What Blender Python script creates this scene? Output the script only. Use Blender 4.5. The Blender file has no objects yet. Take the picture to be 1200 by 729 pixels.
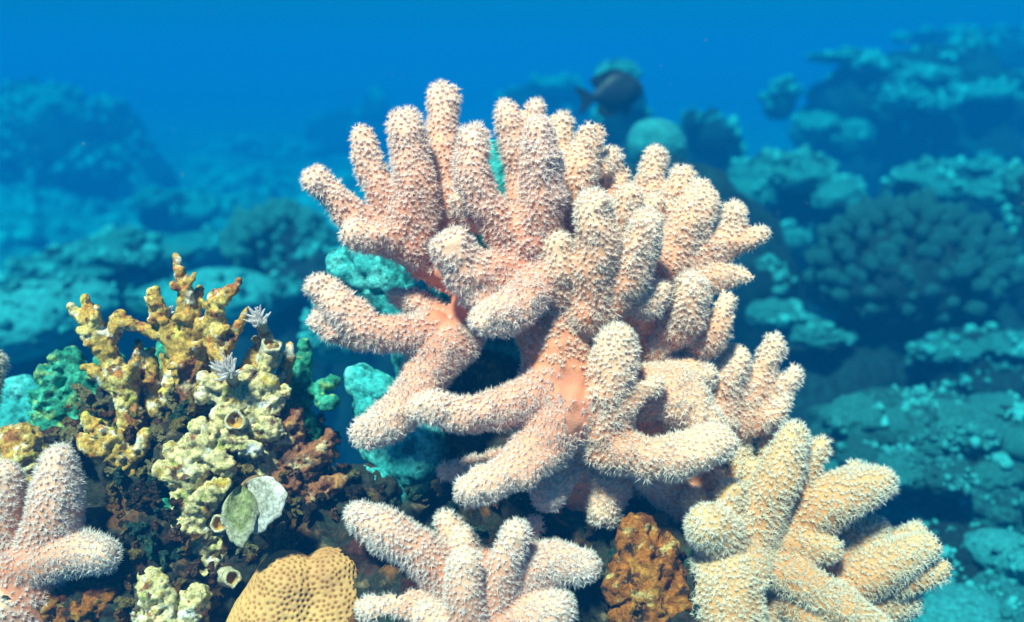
import bpy, math, random
import numpy as np
from mathutils import Vector, Matrix
from mathutils.kdtree import KDTree

random.seed(7)
RNG = np.random.default_rng(7)
scene = bpy.context.scene
COL = scene.collection

# ------------------------------------------------------------------ camera
F_PX = 1082.0                      # focal length in photograph pixels (1200 wide)
PITCH = math.radians(15.2)
CAM = np.array([0.0, 0.0, 0.85])
D0 = 0.54                          # distance of the main coral
cam_data = bpy.data.cameras.new('camera')
cam = bpy.data.objects.new('camera', cam_data)
COL.objects.link(cam)
cam.location = CAM
cam.rotation_euler = (math.pi / 2 - PITCH, 0, 0)
cam_data.sensor_width = 36.0
cam_data.lens = 36.0 * F_PX / 1200.0
cam_data.clip_start = 0.02
cam_data.clip_end = 500
cam_data.dof.use_dof = True
cam_data.dof.focus_distance = 0.535
cam_data.dof.aperture_fstop = 5.4
scene.camera = cam

# ------------------------------------------------------------------ water light
SUN_EL, SUN_AZ = math.radians(60), math.radians(209)     # azimuth clockwise from +Y: behind and left of the camera
world = bpy.data.worlds.new('World')
scene.world = world
world.use_nodes = True
wn, wl = world.node_tree.nodes, world.node_tree.links
wn.clear()
w_out = wn.new('ShaderNodeOutputWorld')
w_bg = wn.new('ShaderNodeBackground')
w_sky = wn.new('ShaderNodeTexSky')
w_sky.sky_type = 'NISHITA'
w_sky.sun_disc = False
w_sky.sun_elevation = SUN_EL
w_sky.sun_rotation = SUN_AZ
w_mul = wn.new('ShaderNodeMix')
w_mul.data_type = 'RGBA'
w_mul.blend_type = 'MULTIPLY'
w_mul.inputs[0].default_value = 1.0
w_mul.inputs[7].default_value = (0.0007, 0.272, 0.517, 1)    # the sky as it comes down through the water
wl.new(w_sky.outputs[0], w_mul.inputs[6])
wl.new(w_mul.outputs[2], w_bg.inputs[0])
w_bg.inputs[1].default_value = 0.05
wl.new(w_bg.outputs[0], w_out.inputs[0])

sun_data = bpy.data.lights.new('sun', 'SUN')
sun_data.energy = 5.0
sun_data.angle = math.radians(6.0)
sun_data.color = (1.0, 0.64, 0.52)
sun = bpy.data.objects.new('sun', sun_data)
COL.objects.link(sun)
sun_dir = Vector((math.sin(SUN_AZ) * math.cos(SUN_EL), math.cos(SUN_AZ) * math.cos(SUN_EL), math.sin(SUN_EL)))
sun.rotation_euler = sun_dir.to_track_quat('Z', 'Y').to_euler()
sun.location = (0, -1, 3)

scene.view_settings.view_transform = 'Standard'
scene.view_settings.look = 'None'
scene.view_settings.gamma = 1.0
scene.view_settings.exposure = 1.66
scene.render.engine = 'CYCLES'
scene.cycles.use_denoising = True
scene.cycles.max_bounces = 6
scene.cycles.diffuse_bounces = 3
scene.cycles.volume_bounces = 1
scene.cycles.transmission_bounces = 3
scene.cycles.sample_clamp_indirect = 4.0

# ------------------------------------------------------------------ numpy helpers
cp, sp_ = math.cos(PITCH), math.sin(PITCH)
AX_X = np.array([1.0, 0, 0]); AX_U = np.array([0, sp_, cp]); AX_F = np.array([0, cp, -sp_])
PX = D0 / F_PX                      # metres per photograph pixel at the main coral

def P(px, py, d):
    return CAM + AX_X * ((px - 600) / F_PX * d) + AX_U * ((364.5 - py) / F_PX * d) + AX_F * d

def Q(px, py, z, r):
    """foreground point: z in pixels towards the camera, r radius in pixels"""
    d = D0 - z * PX
    p = P(px, py, d)
    return [p[0], p[1], p[2], r * PX * d / D0]

def _hash(i, j, k, s):
    n = (i * 374761393 + j * 668265263 + k * 2147483647 + s * 974711) & 0xFFFFFFFF
    n = ((n ^ (n >> 13)) * 1274126177) & 0xFFFFFFFF
    n = ((n ^ (n >> 16)) * 2246822519) & 0xFFFFFFFF
    return ((n ^ (n >> 15)) & 0xFFFFFF) / float(0xFFFFFF)

def vnoise(p, seed=0):
    b = np.floor(p).astype(np.int64)
    f = p - b
    u = f * f * (3 - 2 * f)
    r = 0
    for dx in (0, 1):
        wx = u[:, 0] if dx else 1 - u[:, 0]
        for dy in (0, 1):
            wy = u[:, 1] if dy else 1 - u[:, 1]
            for dz in (0, 1):
                wz = u[:, 2] if dz else 1 - u[:, 2]
                r = r + wx * wy * wz * _hash(b[:, 0] + dx, b[:, 1] + dy, b[:, 2] + dz, seed)
    return r * 2 - 1

def fbm(p, octv=4, seed=0, gain=0.5):
    a, s, t = 1.0, 0, 0
    q = np.array(p, float)
    for o in range(octv):
        s = s + a * vnoise(q, seed + o * 17); t += a
        a *= gain; q = q * 2.03 + 11.7
    return s / t

def vor(p, seed=0):
    b = np.floor(p).astype(np.int64)
    best = np.full(len(p), 9.0)
    for dx in (-1, 0, 1):
        for dy in (-1, 0, 1):
            for dz in (-1, 0, 1):
                c = b + (dx, dy, dz)
                q = np.stack([_hash(c[:, 0], c[:, 1], c[:, 2], seed + k) for k in (1, 2, 3)], 1) + c
                best = np.minimum(best, ((q - p) ** 2).sum(1))
    return np.sqrt(best)

def knob(p, seed=0):
    return np.sqrt(np.clip(1 - (vor(p, seed) / 0.85) ** 2, 0, 1))

def mesh_np(name, V, F, attrs=None, smooth=True):
    V = np.ascontiguousarray(V, np.float32); F = np.ascontiguousarray(F, np.int32)
    me = bpy.data.meshes.new(name)
    k = F.shape[1]
    me.vertices.add(len(V)); me.vertices.foreach_set('co', V.ravel())
    me.loops.add(F.size); me.loops.foreach_set('vertex_index', F.ravel())
    me.polygons.add(len(F))
    me.polygons.foreach_set('loop_start', np.arange(0, F.size, k, dtype=np.int32))
    me.polygons.foreach_set('loop_total', np.full(len(F), k, np.int32))
    me.update(calc_edges=True)
    me.polygons.foreach_set('use_smooth', np.full(len(F), smooth, bool))
    for a, v in (attrs or {}).items():
        at = me.attributes.new(a, 'FLOAT', 'POINT')
        at.data.foreach_set('value', np.ascontiguousarray(v, np.float32))
    return me

def obj(name, me, mat=None, parent=None, loc=(0, 0, 0)):
    o = bpy.data.objects.new(name, me)
    COL.objects.link(o)
    if mat is not None and me is not None and len(me.materials) == 0:
        me.materials.append(mat)
    o.location = loc
    if parent is not None:
        o.parent = parent
    return o

def thing(name, label, cat, loc, group=None):
    o = bpy.data.objects.new(name, None)
    COL.objects.link(o)
    o.location = loc
    o.empty_display_size = 0.02
    o['label'] = label; o['category'] = cat
    if group:
        o['group'] = group
    return o

def resample(pts, dens=0.45):
    pts = np.array(pts, float)
    if len(pts) == 2:
        pts = np.array([pts[0], (pts[0] + pts[1]) / 2, pts[1]])
    ext = np.vstack([2 * pts[0] - pts[1], pts, 2 * pts[-1] - pts[-2]])
    out = []
    for i in range(1, len(ext) - 2):
        p0, p1, p2, p3 = ext[i - 1:i + 3]
        L = np.linalg.norm(p2[:3] - p1[:3])
        n = max(2, int(L / (dens * max(1e-4, (p1[3] + p2[3]) / 2))) + 1)
        for t in np.arange(n) / n:
            out.append(0.5 * ((2 * p1) + (p2 - p0) * t + (2 * p0 - 5 * p1 + 4 * p2 - p3) * t * t + (3 * p1 - p0 - 3 * p2 + p3) * t ** 3))
    out.append(pts[-1])
    return np.array(out)

def tube(pts, n=12, dens=0.45, flat=False):
    """closed round-ended tube along pts (x,y,z,r) -> verts, quad faces"""
    c = resample(pts, dens)
    T = np.gradient(c[:, :3], axis=0)
    T /= np.linalg.norm(T, axis=1)[:, None] + 1e-9
    # round ends
    r0, r1 = c[0, 3], c[-1, 3]
    st = [(c[0, :3] - T[0] * r0 * math.sin(a), r0 * math.cos(a), T[0]) for a in np.radians([82, 58, 30])]
    en = [(c[-1, :3] + T[-1] * r1 * math.sin(a), r1 * math.cos(a), T[-1]) for a in np.radians([30, 58, 82])]
    rings = st + [(c[i, :3], c[i, 3], T[i]) for i in range(len(c))] + en
    up = np.array([0.31, 0.2, 0.93])
    u = np.cross(rings[0][2], up); u /= np.linalg.norm(u)
    V, Fc = [], []
    ang = np.arange(n) / n * 2 * math.pi
    for p, r, t in rings:
        u = u - t * np.dot(u, t); u /= np.linalg.norm(u) + 1e-9
        v = np.cross(t, u)
        V.append(p + r * (np.cos(ang)[:, None] * u + np.sin(ang)[:, None] * v))
    V = np.vstack(V)
    m = len(rings)
    for i in range(m - 1):
        for j in range(n):
            Fc.append((i * n + j, i * n + (j + 1) % n, (i + 1) * n + (j + 1) % n, (i + 1) * n + j))
    a = len(V); V = np.vstack([V, rings[0][0], rings[-1][0]])
    for j in range(0, n, 2):
        Fc.append((a, (j + 2) % n, j + 1, j))
        o = (m - 1) * n
        Fc.append((a + 1, o + j, o + j + 1, o + (j + 2) % n))
    return V, np.array(Fc), c

def remesh(Vs, Fs, voxel, smooth):
    off = 0; V, Fc = [], []
    for v, f in zip(Vs, Fs):
        V.append(v); Fc.append(f + off); off += len(v)
    me = mesh_np('temp', np.vstack(V), np.vstack(Fc))
    o = obj('temp', me)
    m = o.modifiers.new('r', 'REMESH'); m.mode = 'VOXEL'; m.voxel_size = voxel
    if smooth:
        s = o.modifiers.new('s', 'SMOOTH'); s.factor = 0.5; s.iterations = smooth
    dg = bpy.context.evaluated_depsgraph_get(); dg.update()
    me2 = bpy.data.meshes.new_from_object(o.evaluated_get(dg))
    V = np.empty(len(me2.vertices) * 3, np.float32); me2.vertices.foreach_get('co', V)
    Fc = np.empty(len(me2.loops), np.int32); me2.loops.foreach_get('vertex_index', Fc)
    bpy.data.objects.remove(o); bpy.data.meshes.remove(me); bpy.data.meshes.remove(me2)
    return V.reshape(-1, 3).astype(float), Fc.reshape(-1, 4)

def vnormals(V, F):
    a = V[F[:, 0]]; b = V[F[:, 1]]; c = V[F[:, 2]]; d = V[F[:, 3]] if F.shape[1] == 4 else V[F[:, 2]]
    fn = np.cross(c - a, d - b) if F.shape[1] == 4 else np.cross(b - a, c - a)
    N = np.zeros_like(V)
    for k in range(F.shape[1]):
        np.add.at(N, F[:, k], fn)
    return N / (np.linalg.norm(N, axis=1)[:, None] + 1e-12)

def poisson(V, F, N, spacing, over=7, rng=RNG):
    a = V[F[:, 0]]; b = V[F[:, 1]]; c = V[F[:, 2]]; d = V[F[:, 3]]
    area = 0.5 * np.linalg.norm(np.cross(c - a, d - b), axis=1)
    M = int(area.sum() / spacing ** 2 * over)
    fi = rng.choice(len(F), M, p=area / area.sum())
    s, t = rng.random((2, M, 1))
    w = [(1 - s) * (1 - t), s * (1 - t), s * t, (1 - s) * t]
    pts = sum(V[F[fi, k]] * w[k] for k in range(4))
    nor = sum(N[F[fi, k]] * w[k] for k in range(4))
    nor /= np.linalg.norm(nor, axis=1)[:, None] + 1e-9
    grid, keep = {}, []
    cell = np.floor(pts / spacing).astype(int).tolist()
    pl = pts.tolist(); s2 = spacing ** 2
    nb = [(i, j, k) for i in (-1, 0, 1) for j in (-1, 0, 1) for k in (-1, 0, 1)]
    for n in range(M):
        x, y, z = pl[n]; ci, cj, ck = cell[n]; ok = True
        for i, j, k in nb:
            for q in grid.get((ci + i, cj + j, ck + k), ()):
                if (q[0] - x) ** 2 + (q[1] - y) ** 2 + (q[2] - z) ** 2 < s2:
                    ok = False; break
            if not ok: break
        if ok:
            grid.setdefault((ci, cj, ck), []).append(pl[n]); keep.append(n)
    return pts[keep], nor[keep], fi[keep]

# ------------------------------------------------------------------ materials
def mat(name, rough=0.8):
    m = bpy.data.materials.new(name); m.use_nodes = True
    nt = m.node_tree; b = nt.nodes['Principled BSDF']
    b.inputs['Roughness'].default_value = rough
    b.inputs['Specular IOR Level'].default_value = 0.25
    return m, nt.nodes, nt.links, b

def ramp(N, L, src, stops, interp='LINEAR'):
    r = N.new('ShaderNodeValToRGB'); cr = r.color_ramp; cr.interpolation = interp
    while len(cr.elements) < len(stops): cr.elements.new(0.5)
    for e, (p, c) in zip(cr.elements, stops):
        e.position = p; e.color = (c[0], c[1], c[2], 1)
    L.new(src, r.inputs[0]); return r.outputs[0]

def noise(N, L, scale, detail=4, rough=0.55, kind='noise'):
    co = N.new('ShaderNodeTexCoord')
    if kind == 'noise':
        t = N.new('ShaderNodeTexNoise'); t.inputs['Detail'].default_value = detail; t.inputs['Roughness'].default_value = rough
    else:
        t = N.new('ShaderNodeTexVoronoi')
    t.inputs['Scale'].default_value = scale
    L.new(co.outputs['Object'], t.inputs['Vector'])
    return t.outputs[0]

def mixc(N, L, fac, a, b, mode='MIX'):
    m = N.new('ShaderNodeMix'); m.data_type = 'RGBA'; m.blend_type = mode
    for i, v in ((0, fac), (6, a), (7, b)):
        if hasattr(v, 'links'): L.new(v, m.inputs[i])
        else: m.inputs[i].default_value = v if i == 0 else (*v, 1)
    return m.outputs[2]

def attr(N, name):
    a = N.new('ShaderNodeAttribute'); a.attribute_name = name; return a.outputs['Fac']

def bump(N, L, b, h, strength=0.5, dist=0.002):
    n = N.new('ShaderNodeBump'); n.inputs['Strength'].default_value = strength; n.inputs['Distance'].default_value = dist
    L.new(h, n.inputs['Height']); L.new(n.outputs[0], b.inputs['Normal'])

def skin_mat(name, root, mid, tip):
    m, N, L, b = mat(name, 0.6)
    c = ramp(N, L, attr(N, 't'), [(0.0, root), (0.55, mid), (1.0, tip)])
    n = noise(N, L, 120, 4)
    c2 = mixc(N, L, n, c, (root[0] * 0.8, root[1] * 0.7, root[2] * 0.7))
    L.new(mixc(N, L, 0.45, c, c2), b.inputs['Base Color'])
    b.inputs['Subsurface Weight'].default_value = 0.0
    bump(N, L, b, noise(N, L, 700, 3), 0.4, 0.0012)
    return m

def polyp_mat(name, base, mid, tip):
    m, N, L, b = mat(name, 0.55)
    low = ramp(N, L, attr(N, 't'), [(0.0, base), (0.32, mid), (0.5, [0.5 * (a + b_) for a, b_ in zip(mid, tip)]), (1.0, tip)])
    high = ramp(N, L, attr(N, 't'), [(0.0, mid), (0.32, [0.5 * (a + b_) for a, b_ in zip(mid, tip)]), (0.5, tip), (1.0, (0.98, 0.95, 0.89))])
    c = mixc(N, L, attr(N, 'tone'), low, high)
    L.new(c, b.inputs['Base Color'])
    tr = N.new('ShaderNodeBsdfTranslucent'); L.new(c, tr.inputs['Color'])
    mx = N.new('ShaderNodeMixShader'); mx.inputs[0].default_value = 0.5
    L.new(b.outputs[0], mx.inputs[1]); L.new(tr.outputs[0], mx.inputs[2])
    L.new(mx.outputs[0], N['Material Output'].inputs['Surface'])
    return m

def patch_mat(name, cols, scale=25, fine=220, bstr=0.7, bdist=0.003, hard=0.5):
    """patchy encrusted surface: several colours in noise patches"""
    m, N, L, b = mat(name, 0.85)
    c = cols[0]
    for i, k in enumerate(cols[1:]):
        n = noise(N, L, scale * (1 + 0.37 * i), 5, 0.62)
        lo = hard + 0.02 + 0.05 * ((i * 7) % 3) / 3
        f = ramp(N, L, n, [(lo, (0, 0, 0)), (lo + 0.07, (1, 1, 1))])
        c = mixc(N, L, f, c, k)
    f = noise(N, L, fine, 6, 0.7)
    c = mixc(N, L, 1.0, c, ramp(N, L, f, [(0.32, (0.3, 0.3, 0.3)), (0.60, (1.2, 1.2, 1.2))]), 'MULTIPLY')
    L.new(c, b.inputs['Base Color'])
    bump(N, L, b, f, bstr, bdist)
    return m

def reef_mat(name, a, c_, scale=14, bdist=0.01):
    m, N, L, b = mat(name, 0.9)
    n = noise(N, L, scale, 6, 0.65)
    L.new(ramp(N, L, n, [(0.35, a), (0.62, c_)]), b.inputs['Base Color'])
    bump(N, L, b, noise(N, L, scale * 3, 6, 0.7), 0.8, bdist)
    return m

M = {}
M['skin'] = skin_mat('coral_skin', (0.64, 0.23, 0.13), (0.77, 0.40, 0.26), (0.86, 0.60, 0.43))
M['polyp'] = polyp_mat('coral_polyp', (0.78, 0.40, 0.29), (0.94, 0.71, 0.61), (0.98, 0.91, 0.87))
M['skin_pale'] = skin_mat('pale_coral_skin', (0.56, 0.23, 0.08), (0.64, 0.33, 0.13), (0.70, 0.46, 0.22))
M['polyp_pale'] = polyp_mat('pale_coral_polyp', (0.64, 0.35, 0.16), (0.86, 0.70, 0.48), (0.94, 0.92, 0.83))
M['skin_cream'] = skin_mat('cream_coral_skin', (0.65, 0.25, 0.13), (0.77, 0.42, 0.25), (0.86, 0.62, 0.42))
M['polyp_cream'] = polyp_mat('cream_coral_polyp', (0.79, 0.43, 0.28), (0.95, 0.74, 0.60), (0.98, 0.92, 0.85))
M['polyp_white'] = polyp_mat('white_coral_polyp', (0.74, 0.38, 0.27), (0.92, 0.72, 0.64), (0.96, 0.91, 0.88))
M['polyp_shade_teal'] = polyp_mat('shade_teal_polyp', (0.03, 0.26, 0.26), (0.09, 0.46, 0.45), (0.20, 0.64, 0.62))  # polyps for the unlit corals, blue shade put into the colour
M['rock'] = patch_mat('reef_rock', [(0.03, 0.034, 0.024), (0.07, 0.02, 0.016), (0.20, 0.08, 0.025), (0.025, 0.06, 0.04), (0.22, 0.16, 0.08), (0.012, 0.010, 0.008)], 22, 240, 0.9, 0.004, 0.53)  # rock colours lowered to carry the shade beneath the corals
M['orange'] = patch_mat('orange_sponge', [(0.38, 0.12, 0.015), (0.58, 0.26, 0.04), (0.13, 0.035, 0.012), (0.60, 0.42, 0.15), (0.025, 0.015, 0.010), (0.50, 0.16, 0.02)], 46, 380, 1.0, 0.003, 0.52)
M['acro'] = patch_mat('branch_skeleton', [(0.56, 0.34, 0.07), (0.78, 0.62, 0.20), (0.40, 0.14, 0.04), (0.66, 0.58, 0.10), (0.86, 0.80, 0.60), (0.14, 0.05, 0.03), (0.62, 0.22, 0.04)], 45, 420, 0.9, 0.0016, 0.53)
M['cream'] = patch_mat('cream_crust', [(0.66, 0.54, 0.26), (0.86, 0.82, 0.62), (0.50, 0.34, 0.05), (0.84, 0.82, 0.74), (0.12, 0.06, 0.04), (0.40, 0.42, 0.10), (0.34, 0.13, 0.05)], 48, 420, 0.9, 0.0016, 0.54)
M['rust'] = patch_mat('rusty_crust', [(0.30, 0.11, 0.05), (0.48, 0.24, 0.07), (0.14, 0.03, 0.03), (0.60, 0.46, 0.25), (0.10, 0.06, 0.05)], 42, 380, 0.9, 0.002, 0.52)
M['teal'] = patch_mat('green_algae_coral', [(0.02, 0.24, 0.15), (0.06, 0.44, 0.30), (0.01, 0.09, 0.06), (0.26, 0.46, 0.16)], 40, 300, 0.8, 0.002, 0.5)
for _k, _c in (('rock', [(0.03, 0.034, 0.024), (0.08, 0.022, 0.016), (0.20, 0.09, 0.03), (0.26, 0.21, 0.12), (0.012, 0.010, 0.008)]),  # rock stubs darkened for that shade as well
               ('rust', [(0.26, 0.09, 0.04), (0.50, 0.24, 0.06), (0.10, 0.02, 0.02), (0.66, 0.52, 0.30), (0.05, 0.03, 0.03)]),
               ('cream', [(0.62, 0.50, 0.22), (0.86, 0.82, 0.62), (0.44, 0.28, 0.05), (0.10, 0.05, 0.03), (0.40, 0.42, 0.12)]),
               ('acro', [(0.52, 0.34, 0.09), (0.76, 0.62, 0.28), (0.34, 0.12, 0.04), (0.10, 0.05, 0.03), (0.55, 0.52, 0.12)]),
               ('teal', [(0.03, 0.14, 0.11), (0.08, 0.34, 0.26), (0.015, 0.05, 0.04), (0.34, 0.36, 0.14)]),
               ('orange', [(0.44, 0.17, 0.03), (0.64, 0.32, 0.07), (0.16, 0.05, 0.02), (0.60, 0.46, 0.20)])):
    M['stub_' + _k] = patch_mat('stub_' + _k, _c, 2.3, 11, 1.0, 0.12, 0.50)
M['shade_teal'] = patch_mat('shade_teal_coral', [(0.04, 0.42, 0.42), (0.12, 0.62, 0.60), (0.012, 0.15, 0.16)], 50, 300, 0.8, 0.002, 0.5)  # unlit coral: its blue shade is put into the base colour
M['reef_a'] = reef_mat('far_reef_light', (0.004, 0.045, 0.055), (0.04, 0.40, 0.42), 16)  # far reef colours: the water's teal light is put into them
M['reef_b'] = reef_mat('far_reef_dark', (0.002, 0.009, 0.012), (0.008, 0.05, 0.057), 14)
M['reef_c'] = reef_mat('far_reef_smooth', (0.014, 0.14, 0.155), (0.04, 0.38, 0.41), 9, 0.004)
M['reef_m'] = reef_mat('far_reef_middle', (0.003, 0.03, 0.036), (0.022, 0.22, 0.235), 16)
M['rubble'] = reef_mat('coral_rubble', (0.005, 0.05, 0.056), (0.04, 0.38, 0.40), 9)  # rubble colour takes in the water's teal light too
M['sand'] = reef_mat('seabed_sand', (0.005, 0.04, 0.044), (0.04, 0.26, 0.265), 6, 0.02)  # sand likewise, teal light of the water in its colour

# ------------------------------------------------------------------ seabed and water
def floor_z(p):
    return -0.09 + 0.10 * fbm(p * 1.1, 3, 5) + 0.09 * knob(p * (4.0, 4.0, 1), 9) * np.clip(fbm(p * 0.9 + 5, 2, 8) + 0.6, 0, 1) + 0.035 * knob(p * (13, 13, 1), 12) + 0.02 * fbm(p * 30, 2, 3)

def build_seabed():
    ny, nx = 260, 240
    dist = 0.25 * (44 / 0.25) ** (np.arange(ny) / (ny - 1)) - 0.9
    lat = np.linspace(-1, 1, nx)
    Y = np.repeat(dist[:, None], nx, 1)
    X = lat[None, :] * (1.6 + (Y + 0.9) * 0.95)
    p = np.stack([X.ravel(), Y.ravel(), np.zeros(X.size)], 1)
    z = floor_z(p)
    V = np.stack([X.ravel(), Y.ravel(), z], 1)
    i = np.arange(ny - 1)[:, None] * nx + np.arange(nx - 1)[None, :]
    Fc = np.stack([i, i + 1, i + nx + 1, i + nx], -1).reshape(-1, 4)
    o = obj('seabed', mesh_np('seabed', V, Fc), M['sand'])
    o['kind'] = 'structure'
    o['label'] = 'rubble strewn teal sea floor fading into the blue'
build_seabed()

def build_haze():
    x0, x1, y0, y1, z0, z1 = -48, 48, -2.5, 50, -1.4, 1.22
    V = [(x, y, z) for x in (x0, x1) for y in (y0, y1) for z in (z0, z1)]
    Fc = [(0, 1, 3, 2), (4, 6, 7, 5), (0, 4, 5, 1), (2, 3, 7, 6), (0, 2, 6, 4), (1, 5, 7, 3)]
    m = bpy.data.materials.new('sea_water'); m.use_nodes = True
    nt = m.node_tree; nt.nodes.clear()
    out = nt.nodes.new('ShaderNodeOutputMaterial'); v = nt.nodes.new('ShaderNodeVolumePrincipled')
    v.inputs['Color'].default_value = (0.0007, 0.057, 0.162, 1)
    v.inputs['Absorption Color'].default_value = (0.0, 0.64, 0.80, 1)
    v.inputs['Density'].default_value = 0.76
    v.inputs['Anisotropy'].default_value = 0.0
    nt.links.new(v.outputs[0], out.inputs['Volume'])
    o = obj('haze', mesh_np('haze', V, Fc, smooth=False), m)
    o['kind'] = 'stuff'
    o['label'] = 'blue sea water that far corals fade into'
build_haze()

def floor_growth():
    rng = np.random.default_rng(3)
    import bmesh as _bm
    b = _bm.new(); _bm.ops.create_icosphere(b, subdivisions=2, radius=1.0); b.verts.ensure_lookup_table()
    TV = np.array([v.co[:] for v in b.verts]); TF = np.array([[v.index for v in f.verts] for f in b.faces]); b.free()
    shapes = [TV * (0.6 + 0.55 * knob(TV * 2.2 + k * 9, k) + 0.15 * rng.uniform(-1, 1, len(TV)))[:, None] for k in range(8)]
    m = 5000
    y = 0.85 + 6.5 * rng.random(m) ** 1.6; x = rng.uniform(-1, 1, m) * (0.5 + y * 0.66)
    p = np.stack([x, y, np.zeros(m)], 1)
    p = p[~((np.abs(x) < 0.35) & (y < 0.95)) & (fbm(p * 1.7, 2, 77) > rng.uniform(-0.5, 0.25, m))][:1700]
    zz = floor_z(p); Vn, Fn = [], []
    for n, (x, y, _) in enumerate(p):
        r = rng.uniform(0.008, 0.03) * (0.6 + 0.32 * y) * (1.8 if rng.random() < .12 else 1)
        a = rng.uniform(0, 6.28); c, s_ = math.cos(a), math.sin(a)
        W = shapes[rng.integers(8)] * rng.uniform(.7, 1.2, 3) * r
        W = np.stack([W[:, 0] * c - W[:, 1] * s_, W[:, 0] * s_ + W[:, 1] * c, W[:, 2]], 1)
        Vn.append(W + (x, y, zz[n] + r * rng.uniform(0, .5))); Fn.append(TF + n * len(TV))
    o = obj('coral_rubble', mesh_np('coral_rubble', np.vstack(Vn), np.vstack(Fn)), M['rubble'])
    o['kind'] = 'stuff'; o['label'] = 'teal coral rubble and low growth covering the sea floor'
floor_growth()

# ------------------------------------------------------------------ finger corals
def polyp_template(seed, openness):
    r = random.Random(seed)
    V, Fc, T = [], [], []
    n = 5
    for h, rad, t in ((-0.6, 1.5, 0.0), (1.05, 0.85, 0.3)):
        for k in range(n):
            a = 2 * math.pi * k / n
            V.append((rad * math.cos(a), rad * math.sin(a), h)); T.append(t)
    for k in range(n):
        a, b = k, (k + 1) % n
        Fc += [(a, b, n + b), (a, n + b, n + a)]
    V.append((0, 0, 0.95)); T.append(0.2); c = len(V) - 1
    for k in range(n):
        Fc.append((n + k, n + (k + 1) % n, c))
    for k in range(8):
        a = 2 * math.pi * (k + r.uniform(-.3, .3)) / 8
        L = r.uniform(2.0, 3.2)
        el = math.radians(r.uniform(38, 78) - openness * 20)
        d = np.array([math.cos(a) * math.cos(el), math.sin(a) * math.cos(el), math.sin(el)])
        p0 = np.array([0.6 * math.cos(a), 0.6 * math.sin(a), 0.9]); p2 = p0 + d * L
        side = np.array([-math.sin(a), math.cos(a), 0]); upv = np.cross(d, side)
        s = len(V)
        for q in range(3):
            an = 2 * math.pi * q / 3 + .5
            V.append(tuple(p0 + 0.23 * (math.cos(an) * side + math.sin(an) * upv))); T.append(0.38)
        V.append(tuple(p2)); T.append(1.0)
        for q in range(3):
            Fc.append((s + q, s + (q + 1) % 3, s + 3))
    return np.array(V), np.array(Fc), np.array(T)
TEMPL = [polyp_template(i, o) for i, o in enumerate((0.0, 0.4, 0.8, 1.2, 1.8))]

def polyps_mesh(name, pos, nor, tan, tone, size):
    """join one polyp per point into one mesh"""
    Vs, Fs, Ts, Os, off = [], [], [], [], 0
    which = RNG.integers(0, len(TEMPL), len(pos))
    for w, (tv, tf, tt) in enumerate(TEMPL):
        ii = np.where(which == w)[0]
        if not len(ii): continue
        n = nor[ii] + 0.45 * tan[ii] + RNG.normal(0, 0.14, (len(ii), 3))
        n /= np.linalg.norm(n, axis=1)[:, None]
        rv = RNG.normal(size=(len(ii), 3)); u = np.cross(n, rv); u /= np.linalg.norm(u, axis=1)[:, None]
        v = np.cross(n, u)
        s = size * (RNG.uniform(0.7, 1.2, len(ii)) * (1 + 0.35 * fbm(pos[ii] * 55, 2, 31)))[:, None, None]
        W = pos[ii][:, None, :] + s * (tv[None, :, 0:1] * u[:, None] + tv[None, :, 1:2] * v[:, None] + tv[None, :, 2:3] * n[:, None])
        Vs.append(W.reshape(-1, 3))
        Fs.append((tf[None] + (np.arange(len(ii)) * len(tv))[:, None, None] + off).reshape(-1, 3))
        Ts.append(np.tile(tt, len(ii))); Os.append(np.repeat(tone[ii], len(tv)))
        off += len(ii) * len(tv)
    return mesh_np(name, np.vstack(Vs), np.vstack(Fs), {'t': np.concatenate(Ts), 'tone': np.concatenate(Os)}, smooth=False)

def spec(s):
    return [[float(v) for v in q.split(',')] for q in s.strip().split(';')]

def no_islands(Fc, own, passes=3):
    """hand stray patches of a part over to the neighbour they touch, so every part is one piece"""
    own = own.copy()
    for _ in range(passes):
        moved = False
        for i in np.unique(own):
            fi = np.where(own == i)[0]
            u, inv = np.unique(Fc[fi], return_inverse=True); inv = inv.reshape(-1, 4)
            lab = np.arange(len(u))
            while True:
                m = lab[inv].min(1); new = lab.copy()
                for k in range(4): np.minimum.at(new, inv[:, k], m)
                new = new[new]
                if (new == lab).all(): break
                lab = new
            fl = lab[inv[:, 0]]
            ids, cnt = np.unique(fl, return_counts=True)
            if len(ids) == 1: continue
            for j in ids[np.argsort(cnt)[:-1]]:
                isl = fi[fl == j]
                touch = np.where(np.isin(Fc, np.unique(Fc[isl])).any(1) & (own != i))[0]
                if len(touch):
                    own[isl] = np.bincount(own[touch]).argmax(); moved = True
        if not moved: break
    return own

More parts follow.
